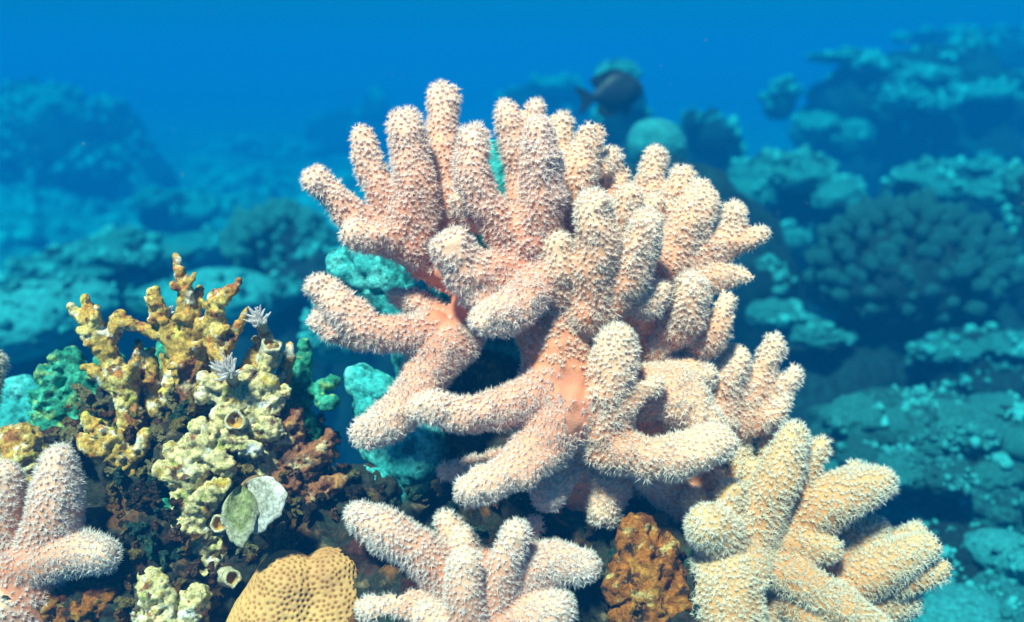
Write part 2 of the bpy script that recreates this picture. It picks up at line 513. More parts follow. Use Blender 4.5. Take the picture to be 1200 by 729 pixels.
def colony(name, label, cat, hubs, fingers, skin, polyp=None, voxel=0.0018, smooth=2, shrink=0.95, part='finger', hub='trunk',
           spacing=0.00240, psize=0.00096, bare=0.45, disp=None, base=None, group=None, hub_mat=None, vary=None, bald=()):
    """one coral: rounded tubes grown together into a single skin, cut back into a part per finger"""
    tubes, info, tipx = [], [], []
    for kind, lst in ((0, hubs), (1, fingers)):
        for s in lst:
            q = np.array([Q(*p) for p in spec(s)])
            q[:, 3] *= shrink
            v, f, c = tube(q)
            tubes.append((v, f)); info.append((kind, c)); tipx.append(spec(s)[-1][0])
    V, Fc = remesh([t[0] for t in tubes], [t[1] for t in tubes], voxel, smooth)
    N = vnormals(V, Fc)
    # owner of each vertex
    best = np.full(len(V), 9.0); own = np.zeros(len(V), int); tt = np.zeros(len(V)); tang = np.zeros((len(V), 3))
    for i, (kind, c) in enumerate(info):
        T = np.gradient(c[:, :3], axis=0); T /= np.linalg.norm(T, axis=1)[:, None] + 1e-9
        cl = np.concatenate([[0], np.cumsum(np.linalg.norm(np.diff(c[:, :3], axis=0), axis=1))]); cl = cl / (cl[-1] + c[-1, 3])
        lo = c[:, :3].min(0) - 0.06; hi = c[:, :3].max(0) + 0.06
        idx = np.where(((V > lo) & (V < hi)).all(1))[0]
        for a in range(0, len(idx), 40000):
            ii = idx[a:a + 40000]
            d = np.linalg.norm(V[ii][:, None] - c[None, :, :3], axis=2)
            k = (d - c[None, :, 3]).argmin(1)
            e = d[np.arange(len(ii)), k] - c[k, 3] + (0.0006 if kind == 0 else 0)
            b = e < best[ii]
            jj = ii[b]; best[jj] = e[b]; own[jj] = i; tang[jj] = T[k[b]]
            al = (V[jj] - c[k[b], :3]) * T[k[b]]
            tt[jj] = np.clip(cl[k[b]] + al.sum(1) / (np.linalg.norm(np.diff(c[:, :3], axis=0), axis=1).sum() + c[-1, 3]), 0, 1) if kind else 0.0
    if disp is not None:
        V = V + N * disp(V)[:, None]
        N = vnormals(V, Fc)
    bz = V[:, 2].min()
    root = base if base is not None else np.array([V[:, 0].mean(), V[:, 1].mean(), bz])
    root = np.array(root, float)
    t = thing(name, label, cat, root, group)
    fo = no_islands(Fc, own[Fc[:, 0]])
    parts = {}
    for i, (kind, c) in enumerate(info):
        sel = Fc[fo == i]
        if len(sel) < 6: continue
        u, inv = np.unique(sel, return_inverse=True)
        me = mesh_np(part if kind else hub, V[u] - root, inv.reshape(-1, 4), {'t': tt[u]})
        me.normals_split_custom_set_from_vertices(N[u].tolist())
        parts[i] = obj(part if kind else hub, me, (vary[0] if vary and tipx[i] > vary[2] else skin) if kind or hub_mat is None else hub_mat, t)
    if polyp is not None:
        pos, nor, fi = poisson(V, Fc, N, spacing)
        po = fo[fi]; pt = tt[Fc[fi, 0]]; tg = tang[Fc[fi, 0]]
        kinds = np.array([k for k, _ in info])[po]
        bn = fbm(pos * 28, 2, 4)
        keep = (kinds == 1) | (RNG.random(len(pos)) > bare + bn * 0.8)
        vw = CAM - pos; vw /= np.linalg.norm(vw, axis=1)[:, None]
        keep &= (vw * nor).sum(1) > -0.42
        for zx, zy, zz, zr in bald:                       # smooth patches where the polyps are drawn in
            c = np.array(Q(zx, zy, zz, zr))
            dd = np.linalg.norm(pos - c[:3], axis=1) / c[3]
            keep &= RNG.random(len(pos)) > np.clip((1.25 - dd) * 1.8, 0, 0.9)
        tone = np.clip((pt - 0.15) * 1.3 + RNG.normal(0, 0.15, len(pos)), 0, 1)
        for i, o in parts.items():
            s = (po == i) & keep
            if s.sum() < 3: continue
            me = polyps_mesh('polyps', pos[s] - root, nor[s], tg[s], tone[s], psize)
            p = obj('polyps', me, vary[1] if vary and tipx[i] > vary[2] else polyp, o)
            p['kind'] = 'stuff'
    return t, V, N, Fc

# the big coral in the middle (pixel x, pixel y, nearness, radius; root to tip)
MAIN_HUBS = [
    '700,700,-130,48;694,620,-120,46;672,530,-60,46;662,480,-24,48;655,440,-18,46;648,395,-28,48;640,345,-40,50;650,290,-70,42',
    '640,360,-35,46;570,345,-30,36;540,385,-45,30;505,390,-30,28',
    '600,330,-35,38;540,320,-45,32;495,300,-40,28',
    '660,370,-30,46;720,365,-44,42;780,360,-60,34;815,345,-60,24',
    '660,300,-75,42;720,290,-95,38;780,305,-95,32',
    '664,500,-22,46;720,500,-30,34;800,470,-70,32;860,480,-80,30',
    '690,400,-60,44;750,405,-85,42;810,420,-95,38;860,440,-95,28',
    '720,540,-70,36;790,560,-85,38;850,570,-90,30',
]
MAIN_FINGERS = [
    '470,284,-30,24;428,264,-18,19;400,240,-8,19;371,210,0,16',
    '480,278,-30,24;448,226,-22,21;433,190,-20,19;424,160,-18,17',
    '486,288,-20,28;486,240,-8,26;482,195,-5,24;474,145,-5,19',
    '470,285,-20,26;440,280,4,21;420,274,14,17',
    '522,250,-50,24;520,200,-55,22;518,160,-60,22;518,116,-65,19',
    '608,292,-5,32;582,254,12,25;557,210,22,23;556,164,26,20',
    '612,260,-110,20;606,210,-112,18;600,165,-112,20;596,132,-112,18',
    '606,190,-112,16;620,150,-114,15;626,126,-114,12',
    '620,285,0,34;632,235,18,28;633,195,32,27;632,158,38,23',
    '662,250,-90,20;658,190,-96,17;656,146,-100,14',
    '668,280,-50,24;676,220,-42,23;682,180,-42,20;690,155,-42,15',
    '684,180,-42,16;700,153,-46,13',
    '708,270,-84,20;712,215,-76,19;716,183,-74,16',
    '716,240,-70,20;728,200,-74,14',
    '755,285,-104,18;761,220,-104,19;766,186,-104,14',
    '776,290,-96,20;788,242,-92,20;799,210,-92,16',
    '770,330,-54,28;798,280,-48,27;817,242,-48,24;823,222,-50,17',
    '730,300,-66,20;734,255,-40,20;738,232,-34,18',
    '748,300,-70,18;762,255,-56,17;768,238,-52,14',
    '692,362,0,32;698,310,24,28;700,275,36,27;697,244,42,23',
    '716,350,0,28;738,318,16,26;751,285,24,25;757,262,28,20',
    '655,345,0,26;656,315,16,22;654,292,22,17',
    '805,310,-55,22;835,292,-52,21;856,276,-50,18;861,252,-50,14',
    '845,290,-52,19;870,283,-48,17;891,277,-46,13',
    '800,335,-50,22;836,326,-44,18;872,326,-40,13',
    '790,385,-36,28;806,362,-16,27;810,338,-10,22',
    '824,400,-48,22;842,386,-30,18;852,354,-26,15',
    '600,315,-5,36;570,325,10,33;545,315,22,31;530,290,34,27',
    '585,330,0,34;560,340,16,27',
    '640,322,0,30;620,345,22,28;598,365,34,26;570,376,42,20',
    '508,388,-20,27;470,392,4,25;432,388,14,25;400,362,20,23;376,338,22,18',
    '430,392,10,22;395,382,10,20;376,374,8,15',
    '510,370,-50,20;480,352,-52,18;462,346,-54,15',
    '540,390,-40,32;512,412,-14,36;490,450,-4,31;460,488,0,25;434,505,2,19',
    '652,450,-10,42;612,468,14,31;560,484,28,27;500,478,38,22',
    '662,480,0,46;636,520,20,35;602,550,34,28;556,574,42,22',
    '655,530,-30,30;645,560,-14,26;640,578,-8,20',
    '600,545,-60,22;555,550,-62,17;524,552,-64,13',
    '712,520,0,32;718,470,16,31;720,430,24,30;724,402,26,24',
    '726,470,16,20;748,458,24,16;764,452,26,12',
    '705,500,0,34;740,532,18,27;790,540,26,27;836,521,28,24',
    '730,470,-30,34;775,455,-16,33;805,475,-12,32;822,490,-10,22',
    '706,516,-40,32;716,560,-44,29;708,598,-44,22',
    '840,480,-70,30;856,445,-62,27;862,425,-58,22',
    '868,490,-75,26;890,450,-66,20;906,404,-62,13',
    '880,480,-72,22;912,460,-64,15;930,438,-62,12',
    '880,490,-70,24;905,485,-60,18;916,470,-58,14',
    '800,590,-60,30;770,560,-40,26;745,540,-30,22',
    '760,420,-70,24;772,404,-50,20;776,392,-44,15',
    '800,430,-80,24;818,418,-62,19;826,408,-56,14',
    '835,440,-80,24;848,430,-66,18;854,412,-62,13',
    '770,440,-60,24;800,436,-44,20;826,440,-40,15',
    '812,500,-80,26;838,500,-62,20;852,494,-56,14',
    '690,200,-60,18;706,196,-56,14',
    '730,350,-20,24;764,352,-4,20;776,340,2,15',
    '560,250,-30,24;548,236,-20,17',
]
main, mV, mN, mF = colony('soft_coral', 'large salmon and cream finger soft coral crowding the middle of the picture', 'coral',
       MAIN_HUBS, MAIN_FINGERS, M['skin'], M['polyp'], shrink=0.88, bald=((672,448,26,24),(672,484,22,22),(585,372,6,22),(520,372,-20,22),(528,287,58,12)), disp=lambda V: 0.0042 * fbm(V * 42, 3, 41) + 0.0020 * fbm(V * 120, 2, 43), vary=(M['skin_cream'], M['polyp_cream'], 640))

RIGHT_HUBS = [
    '880,830,-60,60;870,740,-30,55;868,670,-30,44;880,640,-30,36',
    '880,650,-35,40;930,640,-40,38;980,670,-50,40;1010,700,-60,30',
    '930,760,-50,50;990,740,-60,46;1030,700,-60,26',
]
RIGHT_FINGERS = [
    '872,650,-20,36;890,612,-6,31;914,558,-2,28;930,512,0,20',
    '935,580,-20,22;948,548,-16,17;961,524,-14,13',
    '935,618,-24,34;968,590,-12,35;1005,572,-10,30;1034,563,-10,18',
    '858,640,-10,34;842,626,14,34;828,618,34,29',
    '850,620,-20,26;854,592,-4,21;856,578,0,17',
    '830,620,-30,26;814,590,-14,19',
    '852,790,0,52;852,720,14,50;852,672,10,44',
    '900,665,0,26;935,680,16,27;975,706,24,27;1030,745,28,26',
    '985,690,-30,32;1030,668,-20,29;1060,652,-18,25;1084,640,-18,18',
    '1050,680,-30,22;1080,674,-30,18;1100,668,-30,13',
    '970,650,-50,30;1005,635,-50,26;1024,622,-52,21',
    '1010,650,-54,20;1046,632,-56,14',
    '920,640,-10,26;950,640,2,23;970,644,6,18',
    '1000,710,-40,30;1040,706,-44,26;1062,702,-46,20',
    '890,600,-50,26;884,568,-46,20;880,548,-44,14',
    '870,600,-80,26;866,548,-80,20;868,510,-80,14',
    '900,600,-80,26;904,540,-82,20;904,500,-82,14',
    '830,610,-60,24;836,580,-50,18;838,562,-46,13',
    '905,590,-50,22;930,560,-46,17;946,538,-46,12',
    '960,600,-44,26;990,572,-44,19;1004,552,-44,13',
    '1030,650,-50,22;1060,634,-48,17;1074,622,-48,12',
    '870,640,0,24;886,662,18,19;890,680,22,14',
    '930,700,0,28;960,730,20,24',
]
colony('soft_coral', 'greenish cream finger soft coral at lower right, below the big salmon coral', 'coral',
       RIGHT_HUBS, RIGHT_FINGERS, M['skin_pale'], M['polyp_pale'], bare=0.2, shrink=0.87, disp=lambda V: 0.0026 * fbm(V * 42, 3, 45))

LOW_HUBS = ['570,830,0,55;565,740,10,50;560,690,0,42;570,670,-10,32']
LOW_FINGERS = [
    '530,680,0,34;490,645,12,28;455,625,18,26;420,606,22,20',
    '545,655,-30,24;522,610,-30,15',
    '548,720,10,26;546,680,-2,20;543,630,-2,16',
    '552,740,30,30;546,705,44,25;544,662,50,20',
    '580,720,20,26;592,666,36,22;604,626,42,17',
    '600,660,-20,20;626,616,-24,13',
    '590,690,0,34;640,660,10,31;682,665,14,22',
    '540,740,0,30;480,712,20,24;434,716,26,19',
    '580,740,20,40;630,725,26,36;650,715,26,28',
    '560,740,20,40;520,735,30,30;500,720,30,22',
]
colony('soft_coral', 'small pale finger soft coral at bottom centre with two upright white tips', 'coral',
       LOW_HUBS, LOW_FINGERS, M['skin'], M['polyp_white'], bare=0.25, shrink=0.88, disp=lambda V: 0.0024 * fbm(V * 42, 3, 47))

LEFT_HUBS = ['20,800,0,60;30,720,10,48;36,670,10,42']
LEFT_FINGERS = [
    '46,660,10,32;62,612,24,34;67,572,28,30;68,540,30,20',
    '4,660,10,30;0,610,16,30;4,562,18,24',
    '30,664,20,34;78,648,30,29;118,650,34,22',
    '12,740,30,38;0,718,40,30',
]
colony('soft_coral', 'white frosted finger soft coral with one broad upright cone, left corner', 'coral',
       LEFT_HUBS, LEFT_FINGERS, M['skin'], M['polyp_white'], bare=0.1, shrink=0.9, spacing=0.0024)

colony('soft_coral', 'pale rounded finger coral tip poking in at the left edge', 'coral',
       ['-40,640,-90,30;-34,540,-110,26;-28,490,-120,22'], ['-28,495,-120,20;-18,455,-126,18;-10,424,-130,15'],
       M['skin_pale'], M['polyp_pale'])

# ------------------------------------------------------------------ the reef rock under the corals
def ground_tube(px, py, z, r):
    p = Q(px, py, z, r)
    return np.array([p, [p[0], p[1] + 0.01, p[2] * 0.5, p[3] * 1.25], [p[0], p[1] + 0.02, -0.1, p[3] * 1.5]])

ROCK = [(40, 740, -60, 110), (150, 690, -90, 100), (210, 610, -120, 80), (160, 545, -130, 60), (255, 540, -120, 55), (170, 508, -160, 58), (250, 500, -160, 58), (318, 530, -160, 56), (100, 560, -170, 60), (310, 620, -120, 75),
        (390, 690, -80, 90), (470, 740, -70, 110), (600, 770, -70, 110), (660, 690, -110, 85), (590, 650, -120, 70), (500, 650, -140, 60),
        (760, 740, -70, 95), (850, 770, -80, 95), (760, 640, -110, 55), (600, 520, -170, 62), (578, 462, -205, 48), (640, 560, -150, 60), (560, 590, -170, 60), (700, 600, -130, 55), (800, 620, -130, 50), (900, 720, -90, 70), (980, 790, -80, 80), (420, 620, -150, 55)]  # middle humps added behind the big coral to darken its gaps
Vs, Fs = [], []
for r in ROCK:
    v, f, c = tube(ground_tube(*r), 14); Vs.append(v); Fs.append(f)
rV, rF = remesh(Vs, Fs, 0.0029, 2)
rN = vnormals(rV, rF)
rV = rV + rN * (0.020 * fbm(rV * 28, 4, 3) + 0.010 * knob(rV * 62, 5) - 0.010 * np.clip(1.2 - vor(rV * 34, 8) * 2.2, 0, 1) + 0.007 * fbm(rV * 150, 4, 6, 0.6) - 0.008 * np.clip(1 - vor(rV * 70, 9) * 2.6, 0, 1))[:, None]
rock_root = np.array([0.0, 0.55, -0.05])
rock = thing('reef_rock', 'dark crusty reef rock carrying the front corals', 'rock', rock_root)
obj('body', mesh_np('body', rV - rock_root, rF), M['rock'], rock)

# ------------------------------------------------------------------ shared lump shapes
import bmesh
_ico = {}
def ico(sub):
    if sub not in _ico:
        bm = bmesh.new(); bmesh.ops.create_icosphere(bm, subdivisions=sub, radius=1.0)
        bm.verts.ensure_lookup_table()
        V = np.array([v.co[:] for v in bm.verts]); Fc = np.array([[v.index for v in f.verts] for f in bm.faces])
        bm.free(); _ico[sub] = (V, Fc)
    return _ico[sub]

def shape(kind, seed, sub):
    V, Fc = ico(sub)
    o = V + seed * 7.31
    if kind == 'boulder':
        r = 0.92 + 0.16 * fbm(o * 1.3, 3, seed) + 0.05 * knob(o * 6, seed)
    elif kind == 'knobby':
        r = 0.66 + 0.30 * knob(o * 2.4, seed) + 0.13 * knob(o * 6, seed + 3)
    elif kind == 'cauli':
        r = 0.62 + 0.34 * knob(o * 3.6, seed) + 0.12 * knob(o * 10, seed + 3)
    elif kind == 'plate':
        a = 0.86 + 0.32 * fbm(o * 1.6 * (1, 1, 0.2), 4, seed) + 0.05 * knob(o * 7, seed)
        W = V * np.stack([a, a, np.full(len(V), 0.17)], 1)
        W[:, 2] += 0.10 * (W[:, 0] ** 2 + W[:, 1] ** 2) + 0.05 * fbm(W * 4, 3, seed) + np.where(V[:, 2] > 0, 0.06 * knob(W * (5, 5, 1) + seed, seed), 0)
        return W, Fc
    else:
        r = 0.74 + 0.36 * fbm(o * 1.5, 5, seed, 0.55) + 0.20 * knob(o * 3.2, seed) + 0.10 * knob(o * 8, seed + 5)
    if kind != 'boulder':
        r = r + 0.07 * fbm(o * 9, 4, seed + 9, 0.65) + 0.05 * knob(o * 15, seed + 6)
    return V * r[:, None], Fc

_lib = {}
def lump(kind, variant, m, sub=4):
    key = (kind, variant, m, sub)
    if key not in _lib:
        V, Fc = shape(kind, variant * 13 + len(kind), sub)
        me = mesh_np('lump', V, Fc)
        me.materials.append(M[m]); _lib[key] = me
    return _lib[key]

def place(name, me, parent, root, pos, scl, rot=None):
    o = obj(name, me, None, parent, Vector(np.array(pos) - root))
    o.scale = scl
    o.rotation_euler = rot if rot is not None else (random.uniform(-.4, .4), random.uniform(-.4, .4), random.uniform(0, 6.28))
    return o

# ------------------------------------------------------------------ dead branching coral at the left
def crusty(a=1.0):
    return lambda V: a * (0.0030 * fbm(V * 95, 4, 11) + 0.0024 * (knob(V * 230, 4) - 0.5) + 0.0016 * fbm(V * 420, 2, 9) - 0.0034 * np.clip(1 - vor(V * 105, 7) * 2.8, 0, 1))

ACRO = [
    '160,520,-80,22;146,466,-66,16;132,425,-56,15;118,392,-50,14',
    '122,400,-50,14;108,372,-46,11;100,350,-44,6',
    '116,386,-48,11;98,372,-44,9;83,359,-42,5',
    '120,410,-50,11;104,402,-40,8;98,398,-38,5',
    '126,402,-52,12;136,382,-54,11;141,370,-54,7',
    '140,378,-54,10;164,384,-58,8;190,392,-62,9',
    '215,440,-70,14;200,396,-64,13;186,366,-60,11;180,341,-58,7',
    '224,520,-90,20;220,446,-70,14;218,390,-62,14;218,345,-58,11;211,318,-56,8;207,300,-56,3',
    '218,340,-58,8;226,326,-54,5;229,321,-54,3',
    '222,380,-66,10;230,355,-70,8;234,338,-72,5',
    '222,384,-62,12;240,384,-62,12;254,378,-60,14',
    '262,440,-74,14;256,405,-64,14;252,372,-58,13;252,350,-56,10',
    '252,356,-56,11;266,344,-58,9;274,338,-58,7;281,328,-58,4',
    '258,412,-66,11;272,396,-60,9;282,378,-58,7;289,362,-58,4',
    '196,400,-64,9;212,406,-64,8;222,400,-64,9',
    '238,400,-66,8;236,420,-70,9;226,440,-72,11',
    '150,470,-80,14;160,430,-84,10;162,402,-86,5', '180,480,-90,14;178,440,-92,11;176,412,-92,6', '196,470,-80,13;200,440,-76,10;190,418,-72,6',
    '240,460,-86,13;244,430,-88,10;246,408,-88,6', '284,450,-90,13;296,420,-88,10;300,398,-88,5', '130,450,-62,10;112,436,-52,8;100,430,-48,4',
    '150,440,-60,10;158,424,-50,7;160,412,-48,4', '216,420,-58,10;206,428,-46,8;198,430,-42,4', '252,410,-56,10;262,424,-46,8;264,434,-42,5',
    '110,380,-40,8;112,366,-34,6;114,358,-32,3', '182,356,-52,7;172,350,-46,4', '190,376,-56,8;178,374,-48,5', '214,340,-52,7;204,334,-46,4',
    '252,366,-50,8;240,358,-44,5;236,352,-42,3', '256,390,-54,9;266,384,-46,5', '218,372,-52,9;206,372,-44,6', '224,410,-60,9;232,404,-50,6',
    '108,394,-44,8;96,388,-36,5', '280,440,-84,12;306,436,-80,9;322,426,-78,5', '320,470,-100,13;336,430,-104,10;340,404,-104,6',
]
colony('branching_coral', 'dead yellow brown branching coral with spiky antler tips standing on the left rock', 'coral',
       ['200,560,-100,34;230,500,-96,30', '170,560,-100,30;150,500,-84,22'], ACRO, M['acro'], None, voxel=0.0011, smooth=1,
       shrink=0.80, part='branch', hub='stem', disp=crusty(0.7), hub_mat=M['rust'])

CREAM = [
    '236,640,-60,24;228,600,-44,22;222,560,-36,21;232,524,-34,19;252,506,-34,13',
    '224,560,-36,18;204,556,-26,15;190,548,-24,9', '222,540,-34,14;206,534,-30,11;200,526,-30,7',
    '226,590,-36,18;246,580,-26,15;262,570,-24,8', '230,610,-40,16;214,616,-30,13;206,622,-28,8',
    '240,530,-34,14;258,540,-26,12;268,550,-24,8', '250,512,-36,14;276,516,-40,12;300,528,-42,9',
    '232,530,-34,12;232,506,-28,9;236,494,-26,6', '218,572,-30,12;208,586,-22,9',
]
colony('branching_coral', 'cream and mustard crusted stubby coral branch in the left rubble', 'coral',
       ['250,680,-70,30;240,640,-60,26'], CREAM, M['cream'], None, voxel=0.0013, smooth=2, shrink=1.0, part='branch', hub='stem', disp=crusty(1.3))
CREAM2 = [
    '290,500,-80,26;270,466,-60,20;250,452,-50,14;238,444,-46,9', '280,480,-66,20;300,455,-60,14;318,450,-56,9',
    '292,490,-66,18;322,470,-60,12;336,458,-58,8', '272,470,-60,16;262,490,-48,12;256,500,-44,8',
    '300,500,-66,16;316,500,-54,12;330,506,-50,8', '284,470,-60,14;284,446,-56,10;290,436,-56,6',
    '306,470,-70,14;312,430,-72,10;318,412,-72,8', '246,455,-52,12;236,462,-44,9',
]
colony('branching_coral', 'pale knobbly crusted coral stub under the white tuft on left rock', 'coral',
       ['300,560,-90,30;296,520,-84,28'], CREAM2, M['cream'], None, voxel=0.0013, smooth=2, shrink=1.0, part='branch', hub='stem', disp=crusty(1.4))
colony('branching_coral', 'brown gnarled coral branch leaning left above the white frosted coral', 'coral',
       ['160,590,-80,24;152,560,-66,20'],
       ['156,570,-66,20;146,545,-46,15;130,520,-36,13;112,498,-32,9', '132,524,-36,12;118,526,-28,9;100,520,-24,7', '146,548,-46,13;160,530,-40,9;170,512,-40,6',
        '120,506,-34,9;100,492,-30,7'], M['acro'], None, voxel=0.0013, smooth=2, shrink=1.0, part='branch', hub='stem', disp=crusty(1.3))
colony('branching_coral', 'rust red crusted coral branch between the fan alga and the big coral', 'coral',
       ['370,620,-110,28;362,580,-96,24'],
       ['362,580,-92,22;346,540,-80,17;340,505,-76,13;346,484,-74,8', '350,550,-80,16;374,530,-74,12;386,512,-72,8', '360,580,-86,16;384,572,-72,11;400,566,-68,7',
        '352,560,-80,14;336,566,-64,11;324,560,-60,7', '344,520,-78,12;328,514,-70,9;316,518,-66,6'],
       M['rust'], None, voxel=0.0013, smooth=2, shrink=1.0, part='branch', hub='stem', disp=crusty(1.4))
colony('branching_coral', 'small olive green coral sprig with a yellow tip left of big coral', 'coral',
       ['360,560,-170,24;356,500,-160,16'],
       ['356,500,-158,15;352,460,-150,11;354,425,-146,10;356,402,-144,6', '352,462,-150,10;372,456,-144,9;392,446,-140,6', '354,480,-154,10;336,470,-146,8;330,456,-144,5',
        '370,458,-144,9;380,472,-136,7;390,470,-134,5'], M['teal'], None, voxel=0.0013, smooth=2, shrink=1.0, part='branch', hub='stem', disp=crusty(1.0))
colony('branching_coral', 'dark green bushy coral in shade behind the dead yellow coral', 'coral',
       ['110,600,-170,50;90,520,-180,36'],
       ['90,520,-180,26;66,470,-170,18;52,440,-166,12', '90,510,-180,24;92,450,-176,17;84,415,-172,10', '100,510,-180,22;124,460,-180,17;132,420,-176,10',
        '80,490,-175,18;56,500,-160,14;40,490,-156,9', '96,470,-176,14;110,440,-168,10;116,424,-166,7', '150,520,-190,22;168,470,-186,18;172,420,-184,12',
        '66,470,-170,14;44,466,-160,10', '170,460,-186,15;190,430,-180,11;196,410,-180,8', '70,440,-166,10;64,420,-160,7', '180,470,-186,16;214,450,-180,12'],
       M['teal'], None, voxel=0.0018, smooth=2, shrink=1.0, part='branch', hub='stem', disp=crusty(1.4))
colony('boulder_coral', 'mustard yellow lumpy coral at the left edge above the frosted coral', 'coral',
       ['20,700,-110,50;20,600,-100,44'], ['20,600,-96,36;24,548,-84,30;30,520,-80,22', '10,590,-96,34;0,540,-90,26', '30,600,-96,30;50,560,-86,20', '20,560,-90,22;8,520,-86,16'],
       M['acro'], None, voxel=0.0018, smooth=2, shrink=1.0, part='lobe', hub='base', disp=crusty(1.6))
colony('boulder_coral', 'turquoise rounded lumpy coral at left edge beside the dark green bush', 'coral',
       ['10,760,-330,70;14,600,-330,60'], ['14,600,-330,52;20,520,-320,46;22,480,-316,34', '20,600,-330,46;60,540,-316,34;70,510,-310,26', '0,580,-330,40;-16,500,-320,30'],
       M['shade_teal'], None, voxel=0.0026, smooth=3, shrink=1.0, part='lobe', hub='base', disp=lambda V: 0.005 * knob(V * 90, 3) + 0.004 * fbm(V * 60, 3, 2))
# corals just behind the big one, blue shade put into their turquoise colour
colony('soft_coral', 'lumpy coral with painted turquoise shade in the gap behind the upper left fingers', 'coral',
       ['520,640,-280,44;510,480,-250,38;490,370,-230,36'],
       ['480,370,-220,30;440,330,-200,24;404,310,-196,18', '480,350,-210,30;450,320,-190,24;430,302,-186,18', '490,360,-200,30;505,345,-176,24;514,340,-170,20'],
       M['shade_teal'], None, voxel=0.0022, smooth=3, spacing=0.0052, psize=0.0014, bare=-1, shrink=1.0, hub='trunk', disp=lambda V: 0.004 * knob(V * 130, 3) + 0.003 * fbm(V * 60, 3, 2))
colony('soft_coral', 'nubbly coral tinted bright turquoise for the shade, low behind the two left fingers', 'coral',
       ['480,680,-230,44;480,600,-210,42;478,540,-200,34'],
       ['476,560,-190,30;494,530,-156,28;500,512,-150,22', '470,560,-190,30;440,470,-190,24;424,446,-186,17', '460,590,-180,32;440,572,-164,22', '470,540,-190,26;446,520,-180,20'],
       M['shade_teal'], None, voxel=0.0022, smooth=3, spacing=0.0052, psize=0.0014, bare=-1, shrink=1.0, hub='trunk', disp=lambda V: 0.004 * knob(V * 130, 5) + 0.003 * fbm(V * 60, 3, 4))
colony('soft_coral', 'coral clump with painted turquoise shade showing through between the upper fingers', 'coral',
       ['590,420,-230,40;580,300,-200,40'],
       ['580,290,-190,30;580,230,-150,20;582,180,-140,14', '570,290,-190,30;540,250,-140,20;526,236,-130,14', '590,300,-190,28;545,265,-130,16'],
       M['shade_teal'], None, voxel=0.002, smooth=3, spacing=0.0052, psize=0.0014, bare=-1, shrink=1.0, hub='trunk', disp=lambda V: 0.003 * knob(V * 150, 6))
colony('soft_coral', 'coral with painted turquoise shade filling the gap between big coral and lower right coral', 'coral',
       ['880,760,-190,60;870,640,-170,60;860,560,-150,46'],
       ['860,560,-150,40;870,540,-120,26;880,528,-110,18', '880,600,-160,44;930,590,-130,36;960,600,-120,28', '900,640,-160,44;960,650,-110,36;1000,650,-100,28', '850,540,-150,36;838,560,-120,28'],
       M['shade_teal'], None, voxel=0.0022, smooth=3, spacing=0.0052, psize=0.0014, bare=-1, shrink=1.0, hub='trunk', disp=lambda V: 0.004 * knob(V * 130, 8) + 0.003 * fbm(V * 60, 3, 7))
colony('sponge', 'orange and brown crusty sponge column under the big coral, right of centre', 'sponge',
       ['770,830,-20,56;765,765,-10,48'],
       ['765,760,-6,46;757,704,0,38;752,656,-6,32;744,624,-16,20', '762,724,0,34;786,694,6,24;792,676,4,15', '756,694,0,30;732,684,10,20', '760,740,10,30;748,720,22,20', '766,668,0,24;778,648,2,16'],
       M['orange'], None, voxel=0.0016, smooth=2, shrink=1.0, part='lobe', hub='base', disp=lambda V: 0.011 * fbm(V * 60, 5, 21, 0.65) + 0.004 * knob(V * 150, 22) - 0.007 * np.clip(1 - vor(V * 90, 23) * 2.8, 0, 1))
colony('sponge', 'bit of orange sponge in the gap beside the right finger cluster', 'sponge',
       ['860,600,-110,24;862,560,-96,20'], ['862,556,-92,16;858,534,-84,13;856,524,-80,9', '864,552,-92,13;880,540,-86,9'],
       M['orange'], None, voxel=0.0014, smooth=2, shrink=1.0, part='lobe', hub='base', disp=lambda V: 0.003 * fbm(V * 110, 4, 25))

colony('sponge', 'mustard orange lumpy sponge in the bottom left corner under the frosted coral', 'sponge',
       ['90,790,-20,50;84,740,-10,40'],
       ['84,740,-6,30;62,706,10,24;48,696,16,18', '90,730,-6,30;110,700,4,24;124,690,6,17', '90,740,0,30;92,722,16,22'],
       M['orange'], None, voxel=0.0016, smooth=2, shrink=1.0, part='lobe', hub='base', disp=crusty(1.6))
colony('branching_coral', 'pale cream blunt coral cone at the bottom edge left of honeycomb coral', 'coral',
       ['210,790,-10,44;200,750,0,34'],
       ['200,750,0,30;188,712,10,24;178,684,12,15', '206,740,0,26;224,712,4,18;232,698,6,12', '196,740,4,24;168,728,14,16'],
       M['cream'], None, voxel=0.0014, smooth=2, shrink=1.0, part='branch', hub='stem', disp=crusty(1.6))
colony('sponge', 'thin sea green tube sponge bending up from the dark hollow at left', 'sponge',
       ['190,690,-50,16;184,660,-40,13'],
       ['184,662,-40,12;196,636,-34,10;200,608,-34,9;192,588,-34,7', '182,664,-38,11;160,652,-28,9;148,634,-24,8;140,622,-22,6'],
       M['teal'], None, voxel=0.0013, smooth=3, shrink=1.0, part='tube', hub='base', disp=crusty(0.6))

